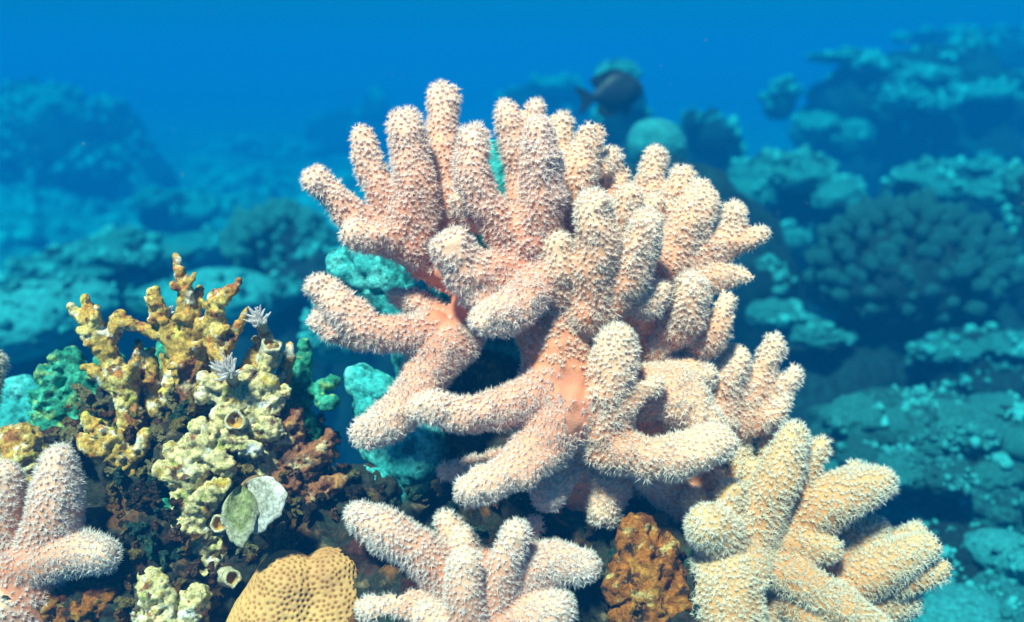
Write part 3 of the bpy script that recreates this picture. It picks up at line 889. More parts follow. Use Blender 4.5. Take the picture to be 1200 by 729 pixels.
# ------------------------------------------------------------------ honeycomb coral
def honeycomb():
    m, N, L, b = mat('honeycomb_coral', 0.7)
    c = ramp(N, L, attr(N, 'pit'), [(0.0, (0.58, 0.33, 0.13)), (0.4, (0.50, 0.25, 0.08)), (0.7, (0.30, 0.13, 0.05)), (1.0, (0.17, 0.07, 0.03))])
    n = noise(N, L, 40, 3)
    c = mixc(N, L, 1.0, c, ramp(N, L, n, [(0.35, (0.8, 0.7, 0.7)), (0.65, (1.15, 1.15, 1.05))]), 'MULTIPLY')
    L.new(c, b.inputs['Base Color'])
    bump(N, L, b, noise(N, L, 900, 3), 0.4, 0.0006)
    blobs = ['322,785,-30,74;326,736,-16,62;336,696,-14,50', '404,760,-40,58;396,716,-26,50;388,682,-24,40', '362,734,-26,54;362,700,-24,46']
    tv = [tube(np.array([Q(*p) for p in spec(s)]), 16) for s in blobs]
    V, Fc = remesh([t[0] for t in tv], [t[1] for t in tv], 0.00085, 14)
    N_ = vnormals(V, Fc)
    V = V + N_ * (0.003 * fbm(V * 45, 2, 3))[:, None]
    pos, _, _ = poisson(V, Fc, N_, 0.0027, 9)
    kd = KDTree(len(pos))
    for i, p in enumerate(pos): kd.insert(p, i)
    kd.balance()
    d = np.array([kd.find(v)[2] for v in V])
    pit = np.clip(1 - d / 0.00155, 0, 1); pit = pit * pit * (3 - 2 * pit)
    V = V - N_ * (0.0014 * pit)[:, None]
    cs = [np.array([Q(*p) for p in spec(s)]) for s in blobs]
    e = np.stack([np.min([np.linalg.norm(V - q[:3], axis=1) - q[3] for q in resample(c)], 0) for c in cs], 1)
    own = no_islands(Fc, e.argmin(1)[Fc[:, 0]])
    root = np.array([V[:, 0].mean(), V[:, 1].mean(), V[:, 2].min()])
    t = thing('honeycomb_coral', 'orange two-lobed dome coral pitted like honeycomb, beside the fan alga', 'coral', root)
    Nn = vnormals(V, Fc)
    for i in range(len(blobs)):
        s = Fc[own == i]
        if len(s) < 10: continue
        u, inv = np.unique(s, return_inverse=True)
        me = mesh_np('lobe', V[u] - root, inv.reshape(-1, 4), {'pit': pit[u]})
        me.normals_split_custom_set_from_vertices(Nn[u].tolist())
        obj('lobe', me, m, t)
honeycomb()

# ------------------------------------------------------------------ fan algae, cups, white tufts
def cam_dir(x, y, z):
    v = AX_X * x + AX_U * y - AX_F * z
    return v / np.linalg.norm(v)

def plain(name, col, col2=None, scale=120, rough=0.6, trans=0.0):
    m, N, L, b = mat(name, rough)
    n = noise(N, L, scale, 5)
    c = ramp(N, L, n, [(0.35, col), (0.65, col2 or col)])
    L.new(c, b.inputs['Base Color'])
    bump(N, L, b, noise(N, L, scale * 5, 4), 0.4, 0.0008)
    if trans:
        tr = N.new('ShaderNodeBsdfTranslucent'); L.new(c, tr.inputs['Color'])
        mx = N.new('ShaderNodeMixShader'); mx.inputs[0].default_value = trans
        L.new(b.outputs[0], mx.inputs[1]); L.new(tr.outputs[0], mx.inputs[2])
        L.new(mx.outputs[0], N['Material Output'].inputs['Surface'])
    return m
def alga_mat(name, dark, light, chalk):
    m, N, L, b = mat(name, 0.75)
    n = noise(N, L, 160, 6, 0.7)
    wv = N.new('ShaderNodeMath'); wv.operation = 'MULTIPLY_ADD'; wv.inputs[1].default_value = 0.35
    L.new(n, wv.inputs[0]); L.new(attr(N, 'band'), wv.inputs[2])
    c = ramp(N, L, wv.outputs[0], [(0.2, dark), (0.45, light), (0.55, dark), (0.72, light), (0.8, dark), (0.92, light), (1.0, chalk)])
    sp = ramp(N, L, noise(N, L, 420, 5, 0.75), [(0.42, (0.55, 0.5, 0.45)), (0.58, (1.1, 1.1, 1.1))])
    c = mixc(N, L, 1.0, c, sp, 'MULTIPLY')
    L.new(c, b.inputs['Base Color'])
    bump(N, L, b, n, 0.6, 0.0015)
    tr = N.new('ShaderNodeBsdfTranslucent'); L.new(c, tr.inputs['Color'])
    mx = N.new('ShaderNodeMixShader'); mx.inputs[0].default_value = 0.3
    L.new(b.outputs[0], mx.inputs[1]); L.new(tr.outputs[0], mx.inputs[2])
    L.new(mx.outputs[0], N['Material Output'].inputs['Surface'])
    return m
M['fan_green'] = alga_mat('green_alga', (0.22, 0.27, 0.09), (0.38, 0.42, 0.20), (0.55, 0.55, 0.38))
M['fan_white'] = alga_mat('chalky_alga', (0.42, 0.43, 0.36), (0.60, 0.60, 0.52), (0.72, 0.72, 0.66))
M['tuft'] = plain('white_tuft', (0.92, 0.84, 0.82), (0.97, 0.94, 0.92), 90, 0.5, 0.45)
M['stalk'] = plain('brown_stalk', (0.22, 0.12, 0.06), (0.36, 0.22, 0.10), 90)
M['cup'] = patch_mat('cup_shell', [(0.52, 0.46, 0.28), (0.68, 0.64, 0.46), (0.32, 0.18, 0.08)], 90, 500, 0.7, 0.001, 0.52)
M['cup_in'] = plain('cup_inside', (0.30, 0.15, 0.03), (0.48, 0.26, 0.05), 120)

def fan(label, root_px, ang, half, rad, z, m, tilt, wide=1.0):
    """ruffled fan blade opening from root_px in direction ang (degrees, image plane)"""
    rp = np.array(Q(root_px[0], root_px[1], z, 1)[:3])
    na, nr = 41, 18
    R = rad * PX
    a = np.radians(ang + np.linspace(-half, half, na)); rr = np.linspace(0.06, 1, nr)
    U = AX_X; Vv = AX_U; W = cam_dir(*tilt)
    U = U - W * np.dot(U, W); U /= np.linalg.norm(U); Vv = np.cross(W, U)
    top, bot, band = [], [], []
    for i in range(nr):
        for j in range(na):
            s = rr[i]; f = (j / (na - 1) - .5) * 2
            edge = math.cos(f * 1.48) ** 0.6 + 0.05 * math.sin(j * .38 + ang) + 0.025 * math.sin(j * .95) + 0.015 * math.sin(j * 2.1)
            q = s * R * edge
            h = R * (0.16 * math.sin(s * 2.6) + 0.05 * s * math.sin(j * 0.25 + 1) + 0.006 * math.sin(s * 40))
            p = rp + U * q * wide * math.cos(a[j]) + Vv * q * math.sin(a[j]) + W * h
            band.append(s)
            top.append(p + W * 0.00035); bot.append(p - W * 0.00035)
    V = np.array(top + bot); n = nr * na; Fc = []
    for i in range(nr - 1):
        for j in range(na - 1):
            k = i * na + j
            Fc += [(k, k + 1, k + na + 1, k + na), (n + k, n + k + na, n + k + na + 1, n + k + 1)]
    rim = [i * na for i in range(nr)] + [(nr - 1) * na + j for j in range(1, na)] + [i * na + na - 1 for i in range(nr - 2, -1, -1)] + [j for j in range(na - 2, 0, -1)]
    for k in range(len(rim)):
        b, c = rim[k], rim[(k + 1) % len(rim)]
        Fc.append((b, c, n + c, n + b))
    t = thing('fan_alga', label, 'alga', rp)
    obj('blade', mesh_np('blade', V - rp, np.array(Fc), {'band': band + band}), m, t)
    d = cam_dir(0.1, -0.1, -1)
    q = np.array([[*(d * 0.022), 0.004], [*(d * 0.01), 0.003], [*(d * 0.001), 0.0012]])
    v, f, c = tube(q, 8); obj('stalk', mesh_np('stalk', v, f), M['stalk'], t)
fan('chalky grey white fan alga spreading over the top of the honeycomb coral', (286, 572), -40, 80, 60, 14, M['fan_white'], (-0.2, 0.35, 1))
fan('small olive green fan alga overlapping the chalky white one', (284, 568), -88, 62, 66, 26, M['fan_green'], (0.15, 0.25, 1), 0.66)

def cup(px, py, z, r, ln, axis, label, cat='tube', name='tube_shell'):
    p = np.array(Q(px, py, z, 1)[:3]); ax = cam_dir(*axis)
    R, Ln = r * PX, ln * PX
    u = np.cross(ax, (0.3, 0.1, 1)); u /= np.linalg.norm(u); v = np.cross(ax, u)
    def lathe(prof, nm, m, t, close=False):
        n = 22; V = []
        for h, q in prof:
            an = np.arange(n) / n * 2 * math.pi
            w = q * (1 + 0.07 * np.sin(an * 3 + px) + 0.05 * np.sin(an * 5 + py))
            V.append(ax * h + (np.cos(an) * w)[:, None] * u + (np.sin(an) * w)[:, None] * v)
        V = np.vstack(V); Fc = []
        for i in range(len(prof) - 1):
            for j in range(n):
                Fc.append((i * n + j, i * n + (j + 1) % n, (i + 1) * n + (j + 1) % n, (i + 1) * n + j))
        V = V + 0.0018 * np.stack([fbm((V + p) * 210 + k * 5, 3, k) for k in range(3)], 1)
        return obj(nm, mesh_np(nm, V, np.array(Fc)), m, t)
    t = thing(name, label, cat, p)
    lathe([(-Ln, R * 1.25), (-Ln * .5, R * 1.1), (-Ln * .15, R * 1.08), (0, R * 1.16), (R * .12, R * 1.05), (R * .1, R * .9), (-R * .1, R * .8)], 'wall', M['cup'], t)
    lathe([(-R * .1, R * .805), (-R * .5, R * .78), (-R * .9, R * .6), (-R * 1.05, R * .2), (-R * 1.05, 0.0001)], 'lining', M['cup_in'], t)
cup(275, 492, -32, 11, 30, (0.1, 0.25, 1), 'orange lined cup set in the pale knobbly coral stub')
cup(318, 404, -66, 11, 34, (0.35, 0.75, 0.6), 'open cup shell at the upper right of dead yellow coral')
cup(256, 614, -16, 9, 26, (0.0, 0.2, 1), 'small round cream ringed tube left of the green fan alga')
cup(273, 678, 2, 9, 34, (0.55, 0.15, 0.9), 'tube mouth opening beside the left lobe of honeycomb coral')

def tuft(label, px, py, z, n, ln, seed):
    r = random.Random(seed)
    p = np.array(Q(px, py, z, 1)[:3])
    t = thing('white_polyp', label, 'polyp', p)
    v, f, c = tube(np.array([[*(AX_F * 0.016 - AX_U * 0.012), 0.0045], [*(AX_F * .005 - AX_U * .004), 0.0035], [0, 0, 0, 0.003]]), 8)
    obj('stalk', mesh_np('stalk', v, f), M['cup'], t)
    for k in range(n):
        a = 2 * math.pi * k / n + r.uniform(-.2, .2); e = r.uniform(0.25, 1.2)
        d = cam_dir(math.cos(a) * e, math.sin(a) * e + 0.35, 0.8)
        L = ln * PX * r.uniform(.75, 1.15)
        bend = cam_dir(r.uniform(-.4, .4), r.uniform(0, .6), .3)
        q = np.array([[*(d * 0.001), 0.0007], [*(d * L * .5), 0.0008], [*(d * L * .8 + bend * L * .2), 0.0007], [*(d * L * .95 + bend * L * .5), 0.0003]])
        v, f, c = tube(q, 6, 1.2)
        obj('tentacle', mesh_np('tentacle', v, f), M['tuft'], t)
tuft('lilac white flower-like polyp with spread tentacles on pale coral stub', 268, 436, -30, 46, 19, 3)
tuft('pale grey feathery polyp behind the right spike of the dead yellow coral', 305, 376, -66, 40, 16, 5)
tuft('small white polyp between the two tallest dead yellow coral spikes', 196, 368, -78, 14, 16, 8)

# ------------------------------------------------------------------ crust on the reef rock
cxy = rV - CAM
dep = cxy @ AX_F
u_ = 600 + (cxy @ AX_X) / dep * F_PX
v_ = 364.5 - (cxy @ AX_U) / dep * F_PX
rN2 = vnormals(rV, rF)
facing = (rN2 * (-cxy / np.linalg.norm(cxy, axis=1)[:, None])).sum(1) > 0.25
ok = np.where(facing & (u_ > 0) & (u_ < 430) & (v_ > 440) & (v_ < 740) & ~((u_ < 135) & (v_ > 535)) & ~((u_ > 262) & (v_ > 605)))[0]
ok2 = np.where(facing & (u_ > 430) & (u_ < 1000) & (v_ > 560) & (v_ < 740) & ~((u_ < 690) & (v_ > 640)))[0]
taken = []
def crust(idx, count, rmin, rmax, mats):
    n = 0
    for i in RNG.permutation(idx):
        p = rV[i]; r = random.uniform(rmin, rmax) * PX
        if any((p[0] - q[0]) ** 2 + (p[1] - q[1]) ** 2 + (p[2] - q[2]) ** 2 < (0.75 * (r + q[3])) ** 2 for q in taken): continue
        taken.append((*p, r))
        m = mats(u_[i], v_[i])
        me = lump(random.choice(['rugged', 'knobby', 'cauli', 'rugged']), random.randint(0, 3), m, 3 if r < 7 * PX else 4)
        place('crust', me, rock, rock_root, p, (r, r * random.uniform(.7, 1.2), r * random.uniform(.7, 1.1)))
        n += 1
        if n >= count: break
def pick(x, y):
    if x < 210 and 560 < y < 670: return random.choice(['teal', 'rock', 'rust', 'rock', 'acro'])
    if x < 260 and y > 660: return random.choice(['orange', 'cream', 'rust', 'rust', 'acro'])
    if x > 330: return random.choice(['rust', 'rust', 'rock', 'acro', 'cream'])
    return random.choice(['rust', 'cream', 'cream', 'acro', 'teal', 'acro'])
STUB = []
for k in range(6):
    rr = random.Random(k)
    tv = [tube(np.array([[0, 0, -0.3, .30], [rr.uniform(-.15, .15), rr.uniform(-.15, .15), .4, .26], [rr.uniform(-.4, .4), rr.uniform(-.4, .4), 1.0, .15]]), 10)]
    for b in range(rr.randint(1, 4)):
        a = rr.uniform(0, 6.28); h = rr.uniform(.1, .7)
        tv.append(tube(np.array([[0, 0, h - .15, .2], [.3 * math.cos(a), .3 * math.sin(a), h, .17], [.6 * math.cos(a), .6 * math.sin(a), h + rr.uniform(0, .35), .09]]), 8))
    V, Fc = remesh([t[0] for t in tv], [t[1] for t in tv], 0.045, 1)
    V = V + vnormals(V, Fc) * (0.20 * fbm(V * 3.5, 4, k, 0.6) + 0.10 * (knob(V * 7, k) - .5) - 0.12 * np.clip(1 - vor(V * 3.2, k + 3) * 2.6, 0, 1))[:, None]
    STUB.append((V, Fc))
_stubs = {}
def stubs(idx, count, lo, hi, mats):
    n = 0
    for i in RNG.permutation(idx):
        p = rV[i]; r = random.uniform(lo, hi) * PX
        if any((p[0] - q[0]) ** 2 + (p[1] - q[1]) ** 2 + (p[2] - q[2]) ** 2 < (0.4 * (r + q[3])) ** 2 for q in taken): continue
        taken.append((*p, r)); k = random.randrange(6); m = mats(u_[i], v_[i])
        if (k, m) not in _stubs:
            me = mesh_np('stub', *STUB[k]); me.materials.append(M['stub_' + m]); _stubs[(k, m)] = me
        d = Vector(rN2[i]) + Vector((random.uniform(-.7, .7), random.uniform(-.7, .2), random.uniform(-.3, .9)))
        place('stub', _stubs[(k, m)], rock, rock_root, p, (r, r, r), d.to_track_quat('Z', 'Y').to_euler())
        n += 1
        if n >= count: break
stubs(ok, 280, 10, 30, lambda x, y: pick(x, y))
stubs(ok2, 90, 10, 26, lambda x, y: random.choice(['rock', 'rust', 'rock', 'teal', 'orange']) if x > 690 else random.choice(['rock', 'rust', 'rock', 'teal']))


ok3 = np.where(facing & (u_ > 130) & (u_ < 350) & (v_ > 430) & (v_ < 660))[0]
stubs(ok3, 50, 12, 26, lambda x, y: random.choice(['cream', 'acro', 'orange', 'cream']))

# ------------------------------------------------------------------ the reef behind
def reef(name, label, cat, bits, base=True, lobe='lobe', sub=5, extra=0, seed=1, group=None):
    """bits: (px, py, depth, half width px, half height px, kind, material); the first is the body"""
    random.seed(seed)
    bits = [(b[0], b[1], b[2] if b[2] < 2 else 2 + (b[2] - 2) * 1.6, *b[3:]) for b in bits]
    px, py, d, rx, ry, kind, m = bits[0]
    c = P(px, py, d); root = np.array([c[0], c[1], -0.06])
    t = thing(name, label, cat, root, group); made = []
    for i, (px, py, d, rx, ry, kind, m) in enumerate(bits):
        c = P(px, py, d); s = d / F_PX
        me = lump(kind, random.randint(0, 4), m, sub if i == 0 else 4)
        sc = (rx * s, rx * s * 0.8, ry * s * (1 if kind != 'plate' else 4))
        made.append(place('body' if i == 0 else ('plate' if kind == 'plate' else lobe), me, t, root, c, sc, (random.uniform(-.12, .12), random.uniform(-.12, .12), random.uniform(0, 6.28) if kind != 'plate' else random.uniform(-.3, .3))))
    px, py, d, rx, ry, kind, m = bits[0]
    c = P(px, py, d); s = d / F_PX
    if base and c[2] - ry * s > 0.0:
        h = c[2]
        me = lump('rugged', 2, 'reef_b', 4)
        place('base', me, t, root, (c[0], c[1] + 0.05, h * 0.42), (max(rx * s * .85, h * .42), max(rx * s * .6, h * .34), h * 0.58))
    if extra or kind == 'boulder' and bits[0][3] > 40:
        TV, TF = ico(1); Vn, Fn, off = [], [], 0
        for o, (bx, by, bd, brx, bry, bk, bm_) in zip(made, bits):
            bs = bd / F_PX
            SV = np.empty(len(o.data.vertices) * 3); o.data.vertices.foreach_get('co', SV); SV = SV.reshape(-1, 3)
            A = np.array(o.rotation_euler.to_matrix()) @ np.diag(o.scale)
            W = SV @ A.T + np.array(o.location)
            nn = SV @ np.linalg.inv(A); nn /= np.linalg.norm(nn, axis=1)[:, None]
            pat = fbm(W / (bs * 26), 3, seed)
            good = np.where((W[:, 2] + root[2] > 0) & (nn[:, 1] < 0.35) & (nn[:, 2] > -0.25) & (pat > 0.05))[0]
            if not len(good): continue
            n = int(min(150, brx * (bry if bk != 'plate' else bry * 3) / (16 if extra else 60)))
            for i in RNG.choice(good, n):
                sz = RNG.uniform(2.5, 4.0) if RNG.random() < .6 else RNG.uniform(4, 9)
                w = TV * RNG.uniform(.55, 1.2, (len(TV), 1)) * sz * bs * RNG.uniform(.65, 1.15, 3)
                Vn.append(w + W[i] + nn[i] * sz * bs * .35); Fn.append(TF + off); off += len(TV)
        if Vn:
            g = obj('growth', mesh_np('growth', np.vstack(Vn), np.vstack(Fn)), M['reef_a'], t); g['kind'] = 'stuff'
    for k in range(int(extra * 2.5)):
        a = random.uniform(0.05, math.pi - 0.05); b = random.uniform(-0.5, 1.2)
        dx, dy, dz = math.cos(a) * math.cos(b), -math.sin(a) * math.cos(b) * .8, math.sin(b)
        q = c + np.array([dx * rx * s, dy * rx * s * .8, dz * ry * s]) * 0.86
        if q[2] < -0.02: continue
        r = max(rx * s * random.uniform(.07, .20), 4 * s)
        place(lobe, lump(random.choice(['knobby', 'cauli', 'rugged', 'boulder']), random.randint(0, 4), random.choice([m, m, 'reef_a', 'reef_b']), 4), t, root, q, (r, r, r * random.uniform(.6, 1)))
    return t, root

def nubs(t, root, px, py, d, rx, ry, n, size, m, seed):
    """stubby branch tips over the bush, one part each"""
    random.seed(seed)
    s = d / F_PX; c = P(px, py, d)
    for k in range(n):
        z = 1 - (k + .5) / n * 1.5; a = k * 2.399963 + random.uniform(-.2, .2)
        q = math.sqrt(max(0, 1 - z * z))
        dx, dy = math.cos(a) * q, math.sin(a) * q
        if dy > 0.45: continue
        j = random.uniform(.88, 1.08)
        p = c + np.array([dx * rx * s, dy * rx * s * .8, z * ry * s]) * j
        r = size * s * random.uniform(.75, 1.25)
        v = Vector((dx, dy, z + 0.5)).to_track_quat('Z', 'Y').to_euler()
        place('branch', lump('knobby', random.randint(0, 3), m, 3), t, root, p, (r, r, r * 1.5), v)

# left
reef('reef_mound', 'tall hazy reef mound at far left under the open water', 'reef', [(60, 225, 4.6, 110, 115, 'rugged', 'reef_b'), (60, 140, 4.5, 50, 36, 'knobby', 'reef_a'), (15, 200, 4.4, 40, 50, 'rugged', 'reef_b'), (110, 200, 4.4, 50, 30, 'cauli', 'reef_b'), (40, 245, 4.2, 60, 22, 'rugged', 'reef_a')], extra=10, seed=11)
reef('reef_mound', 'dark round-topped hump right of the tall far left mound', 'reef', [(140, 200, 5.0, 55, 75, 'rugged', 'reef_b'), (130, 150, 4.9, 34, 30, 'cauli', 'reef_b'), (170, 215, 4.8, 36, 28, 'knobby', 'reef_b')], extra=6, seed=12)
reef('reef_mound', 'low faint reef ridge beyond, between left mound and big coral', 'reef', [(300, 205, 6.5, 110, 34, 'rugged', 'reef_b'), (250, 190, 6.3, 40, 16, 'cauli', 'reef_a'), (340, 180, 6.4, 46, 14, 'knobby', 'reef_a')], extra=12, seed=13)
reef('reef_mound', 'dim distant reef hump behind the upper left coral fingers', 'reef', [(430, 170, 6.8, 70, 40, 'rugged', 'reef_b'), (440, 125, 6.6, 16, 22, 'rugged', 'reef_b')], extra=6, seed=14)
reef('boulder_coral', 'small pale round coral on the left sea floor', 'coral', [(290, 248, 3.6, 26, 20, 'boulder', 'reef_a'), (312, 254, 3.5, 16, 12, 'knobby', 'reef_a')], extra=4, seed=15)
reef('boulder_coral', 'low pale coral lumps in front of the dim left ridge', 'coral', [(210, 250, 3.4, 50, 22, 'knobby', 'reef_b'), (180, 236, 3.3, 28, 12, 'cauli', 'reef_a'), (236, 246, 3.3, 26, 12, 'rugged', 'reef_a')], extra=6, seed=16)
reef('leafy_coral', 'bright teal leafy coral heap above the dead yellow coral', 'coral', [(120, 312, 2.1, 96, 26, 'rugged', 'reef_b'), (60, 312, 2.05, 44, 9, 'plate', 'reef_a'), (110, 298, 2.05, 46, 8, 'plate', 'reef_a'), (150, 284, 2.1, 40, 8, 'plate', 'reef_a'), (90, 322, 1.98, 50, 8, 'plate', 'reef_a'), (160, 306, 2.0, 40, 8, 'plate', 'reef_a'), (40, 326, 1.98, 34, 7, 'plate', 'reef_a'), (150, 276, 2.1, 22, 10, 'knobby', 'reef_a'), (200, 300, 2.0, 30, 9, 'plate', 'reef_a')], extra=10, seed=17)
reef('boulder_coral', 'smooth pale turquoise boulder coral at left edge, mid height', 'coral', [(40, 372, 1.6, 100, 44, 'boulder', 'reef_c'), (100, 352, 1.6, 50, 24, 'boulder', 'reef_c')], seed=18)
reef('boulder_coral', 'smooth broad teal boulder behind the tip of the dead yellow coral', 'coral', [(262, 350, 1.7, 80, 36, 'boulder', 'reef_c'), (200, 350, 1.75, 50, 22, 'boulder', 'reef_a')], seed=19)
t, r = reef('cauliflower_coral', 'cauliflower coral with bright crest left of the big salmon coral', 'coral', [(335, 292, 1.9, 52, 40, 'cauli', 'reef_b')], seed=20)
nubs(t, r, 330, 288, 1.9, 58, 42, 90, 8, 'reef_a', 20)
reef('boulder_coral', 'dark boulder below the cauliflower coral at left of big coral', 'coral', [(372, 330, 1.8, 60, 36, 'rugged', 'reef_b'), (330, 340, 1.7, 30, 14, 'cauli', 'reef_a'), (395, 390, 1.3, 40, 40, 'boulder', 'reef_c')], extra=6, seed=21)
reef('boulder_coral', 'flat knobbly coral to the right of the leafy teal heap', 'coral', [(225, 290, 2.5, 40, 16, 'knobby', 'reef_a'), (240, 282, 2.5, 18, 9, 'cauli', 'reef_a')], extra=4, seed=22)
# middle
reef('reef_mound', 'faint far rock with a pale cap above the upper fingers', 'reef', [(640, 140, 4.5, 60, 40, 'rugged', 'reef_b'), (648, 100, 4.4, 34, 10, 'knobby', 'reef_a')], extra=4, seed=23)
reef('reef_pillar', 'upright reef pillar with teal top behind the dark fish', 'reef', [(728, 130, 2.6, 30, 52, 'boulder', 'reef_b'), (728, 88, 2.55, 26, 16, 'knobby', 'reef_a')], extra=3, seed=24)
reef('boulder_coral', 'bright turquoise round boulder coral under the dark fish', 'coral', [(769, 170, 1.7, 37, 32, 'boulder', 'reef_c'), (760, 160, 1.68, 20, 16, 'boulder', 'reef_c')], seed=25)
reef('reef_mound', 'dark bumpy reef hump right of the turquoise boulder coral', 'reef', [(825, 190, 2.8, 48, 58, 'rugged', 'reef_b'), (812, 142, 2.7, 14, 12, 'knobby', 'reef_b'), (840, 160, 2.7, 20, 18, 'cauli', 'reef_b')], extra=8, seed=26)
# right
reef('table_coral', 'big terraced table coral formation at upper right', 'coral', [(1080, 165, 3.4, 165, 95, 'rugged', 'reef_b'), (985, 70, 3.3, 46, 8, 'plate', 'reef_a'), (1045, 84, 3.2, 56, 10, 'plate', 'reef_a'), (1095, 92, 3.1, 50, 11, 'plate', 'reef_a'), (1140, 66, 3.4, 26, 22, 'knobby', 'reef_b'), (1155, 110, 3.0, 44, 11, 'plate', 'reef_a'), (1060, 115, 3.0, 30, 12, 'knobby', 'reef_a'), (1100, 122, 2.95, 24, 12, 'boulder', 'reef_a'), (960, 148, 3.0, 30, 16, 'knobby', 'reef_a'), (915, 118, 3.2, 22, 24, 'rugged', 'reef_b'), (1170, 190, 2.9, 30, 40, 'rugged', 'reef_b'), (1000, 160, 2.95, 24, 20, 'cauli', 'reef_a')], extra=16, seed=27)
reef('table_coral', 'faint flat table coral highest at upper right corner', 'coral', [(1150, 80, 4.6, 110, 40, 'rugged', 'reef_b'), (1110, 46, 4.6, 60, 7, 'plate', 'reef_b'), (1180, 40, 4.5, 50, 7, 'plate', 'reef_b')], extra=4, seed=28)
reef('reef_mound', 'sloping teal reef rock just right of the big coral fingers', 'reef', [(930, 250, 2.3, 85, 66, 'rugged', 'reef_b'), (925, 205, 2.2, 46, 22, 'knobby', 'reef_a'), (980, 230, 2.15, 36, 18, 'rugged', 'reef_a'), (880, 230, 2.2, 30, 22, 'cauli', 'reef_a'), (910, 280, 2.1, 34, 18, 'knobby', 'reef_a'), (870, 205, 2.3, 20, 12, 'knobby', 'reef_a')], extra=16, seed=29)
t, r = reef('bush_coral', 'large dense teal bush coral at right, dark beneath', 'coral', [(1066, 320, 1.65, 98, 66, 'cauli', 'reef_b')], seed=30)
nubs(t, r, 1066, 318, 1.65, 108, 76, 260, 8.5, 'reef_m', 30)
reef('reef_mound', 'knobbly reef shoulder behind the large teal bush coral', 'reef', [(1110, 235, 2.3, 90, 42, 'rugged', 'reef_b'), (1080, 205, 2.2, 40, 12, 'knobby', 'reef_a'), (1140, 200, 2.25, 44, 9, 'plate', 'reef_a'), (1110, 222, 2.15, 30, 12, 'cauli', 'reef_a'), (1170, 225, 2.1, 34, 20, 'rugged', 'reef_a')], extra=14, seed=31)
reef('reef_mound', 'dark reef wall cut by the right edge at mid height', 'reef', [(1210, 300, 1.9, 40, 90, 'rugged', 'reef_b'), (1195, 215, 1.9, 22, 20, 'knobby', 'reef_a'), (1178, 318, 1.7, 30, 20, 'knobby', 'reef_a')], extra=8, seed=32)
reef('reef_rubble', 'pale broken coral pieces behind the right finger tips', 'coral', [(950, 392, 1.5, 40, 14, 'rugged', 'reef_a'), (940, 375, 1.5, 12, 10, 'rugged', 'reef_c'), (985, 396, 1.5, 18, 7, 'rugged', 'reef_c'), (905, 370, 1.5, 30, 20, 'cauli', 'reef_a'), (900, 330, 1.6, 30, 24, 'rugged', 'reef_b')], extra=6, seed=33)
reef('reef_mound', 'low dark reef step below the bush coral at right edge', 'reef', [(1150, 430, 1.5, 90, 36, 'rugged', 'reef_b'), (1110, 410, 1.45, 36, 12, 'rugged', 'reef_a'), (1180, 405, 1.45, 36, 16, 'knobby', 'reef_a')], extra=10, seed=34)
reef('reef_slope', 'bright teal craggy rubble slope at lower right', 'reef', [(1060, 545, 1.15, 130, 80, 'rugged', 'reef_m'), (1000, 490, 1.12, 40, 26, 'rugged', 'reef_a'), (1060, 480, 1.15, 50, 22, 'knobby', 'reef_m'), (1120, 500, 1.1, 50, 26, 'cauli', 'reef_a'), (1060, 550, 1.02, 40, 22, 'knobby', 'reef_a'), (1010, 540, 1.03, 30, 20, 'cauli', 'reef_m'), (1110, 560, 1.0, 34, 22, 'cauli', 'reef_m'), (1090, 520, 1.04, 26, 18, 'rugged', 'reef_a')], extra=30, seed=35)
reef('reef_slope', 'craggy teal reef bank at the right edge, lower half', 'reef', [(1190, 540, 1.15, 80, 70, 'rugged', 'reef_m'), (1165, 560, 1.05, 30, 20, 'cauli', 'reef_a'), (1170, 480, 1.15, 40, 18, 'rugged', 'reef_a'), (1195, 520, 1.08, 30, 20, 'boulder', 'reef_a')], extra=20, seed=36)
reef('boulder_coral', 'pale smooth turquoise patch of rock at right bottom corner', 'coral', [(1180, 650, 0.95, 50, 26, 'boulder', 'reef_c'), (1110, 715, 0.85, 60, 20, 'boulder', 'reef_c')], seed=37)
reef('reef_rubble', 'dark mottled rubble between slope and bottom right corner', 'reef', [(1120, 650, 1.0, 70, 34, 'rugged', 'reef_b'), (1170, 710, 0.92, 60, 30, 'rugged', 'reef_a')], extra=14, seed=38)

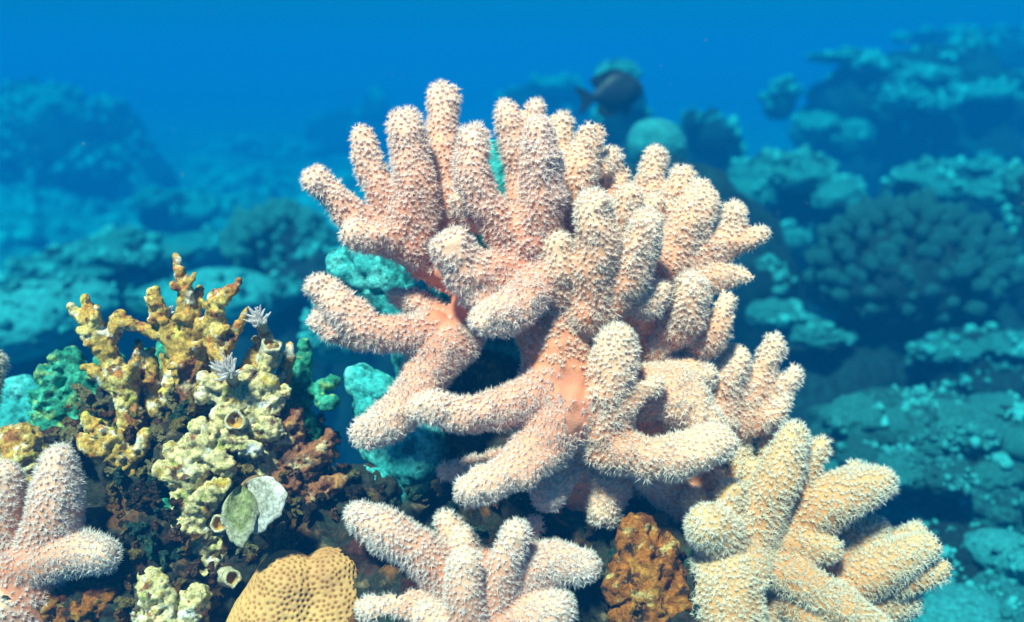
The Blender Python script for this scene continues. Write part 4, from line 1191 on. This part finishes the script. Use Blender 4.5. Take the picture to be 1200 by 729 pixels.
# ------------------------------------------------------------------ fish
def fish():
    m, N, L, b = mat('fish_skin', 0.5)
    L.new(ramp(N, L, noise(N, L, 60, 3), [(0.4, (0.010, 0.012, 0.016)), (0.7, (0.03, 0.035, 0.04))]), b.inputs['Base Color'])
    me_, N2, L2, b2 = mat('fish_eye', 0.2); b2.inputs['Base Color'].default_value = (0.03, 0.03, 0.03, 1)
    d = 1.75; s = d / F_PX
    c = P(722, 108, d)
    t = thing('fish', 'dark oval reef fish swimming right above the upper coral fingers', 'fish', c)
    t.rotation_euler = (0, math.radians(-12), math.radians(14))
    # body along +X, lofted from tail stem to snout: x, half height, half width, mid height
    prof = [(-30, 5, 2.5, 0), (-24, 6.5, 3.5, 0), (-14, 15, 6.5, 0), (-2, 21, 9, 0), (10, 21.5, 9.5, 0), (20, 17, 8.5, -.5), (27, 11, 6, -1.5), (32, 5, 3, -2.5), (34, 1.2, 1, -3)]
    n = 20; an = np.arange(n) / n * 2 * math.pi; V, Fc = [], []
    for x, h, w, z in prof:
        V.append(np.stack([np.full(n, x), np.cos(an) * w, np.sin(an) * h + z], 1))
    V = np.vstack(V) * s
    for i in range(len(prof) - 1):
        for j in range(n):
            Fc.append((i * n + j, i * n + (j + 1) % n, (i + 1) * n + (j + 1) % n, (i + 1) * n + j))
    k = len(prof) - 1
    me = bpy.data.meshes.new('body')
    me.from_pydata(V.tolist(), [], [tuple(f) for f in Fc] + [tuple(range(n - 1, -1, -1)), tuple(k * n + j for j in range(n))])
    me.polygons.foreach_set('use_smooth', [True] * len(me.polygons))
    obj('body', me, m, t)
    def fin(name, pts, th=0.9, y0=0.0, yaw=0):
        bm = bmesh.new(); P2 = np.array(pts, float)
        a = [bm.verts.new((x * s, (y0 - th) * s, z * s)) for x, z in P2]; c2 = [bm.verts.new((x * s, (y0 + th) * s, z * s)) for x, z in P2]
        bm.faces.new(a); bm.faces.new(c2[::-1])
        for i in range(len(a)):
            j = (i + 1) % len(a); bm.faces.new((a[j], a[i], c2[i], c2[j]))
        mm = bpy.data.meshes.new(name); bm.to_mesh(mm); bm.free()
        return obj(name, mm, m, t)
    fin('tail_fin', [(-28, 4), (-38, 12), (-50, 18), (-45, 6), (-43, 0), (-45, -6), (-50, -17), (-38, -11), (-28, -4)])
    fin('dorsal_fin', [(18, 16), (10, 25), (-4, 28), (-20, 24), (-30, 20), (-24, 8), (-14, 13), (0, 19)])
    fin('anal_fin', [(2, -19), (-8, -27), (-22, -24), (-28, -17), (-23, -7), (-14, -13)])
    fin('pelvic_fin', [(14, -18), (8, -30), (3, -28), (6, -19)], .7, 2.5)
    fin('pelvic_fin', [(14, -18), (8, -30), (3, -28), (6, -19)], .7, -2.5)
    fin('pectoral_fin', [(16, -3), (4, 1), (0, -5), (4, -11), (14, -7)], .6, -9.8)
    fin('pectoral_fin', [(16, -3), (4, 1), (0, -5), (4, -11), (14, -7)], .6, 9.8)
    for y in (-7.2, 7.2):
        V2, F2 = ico(2)
        obj('eye', mesh_np('eye', (V2 * (2.4, 1.2, 2.4) + (24, y, 4)) * s, F2), me_, t)
fish()

# ------------------------------------------------------------------ specks drifting in the water
TV, TF = ico(1)
Vn, Fn = [], []
for k in range(160):
    d = RNG.uniform(0.7, 3.2)
    p = P(RNG.uniform(-150, 1350), RNG.uniform(-60, 430), d)
    if p[2] > 1.15: continue
    Vn.append(TV * RNG.uniform(0.0004, 0.0010) * RNG.uniform(.6, 1.2, (len(TV), 1)) + p); Fn.append(TF + len(Fn) * len(TV))
snow = obj('marine_snow', mesh_np('marine_snow', np.vstack(Vn), np.vstack(Fn)), M['fan_white'])
snow['kind'] = 'stuff'; snow['label'] = 'tiny pale specks drifting in the open water'
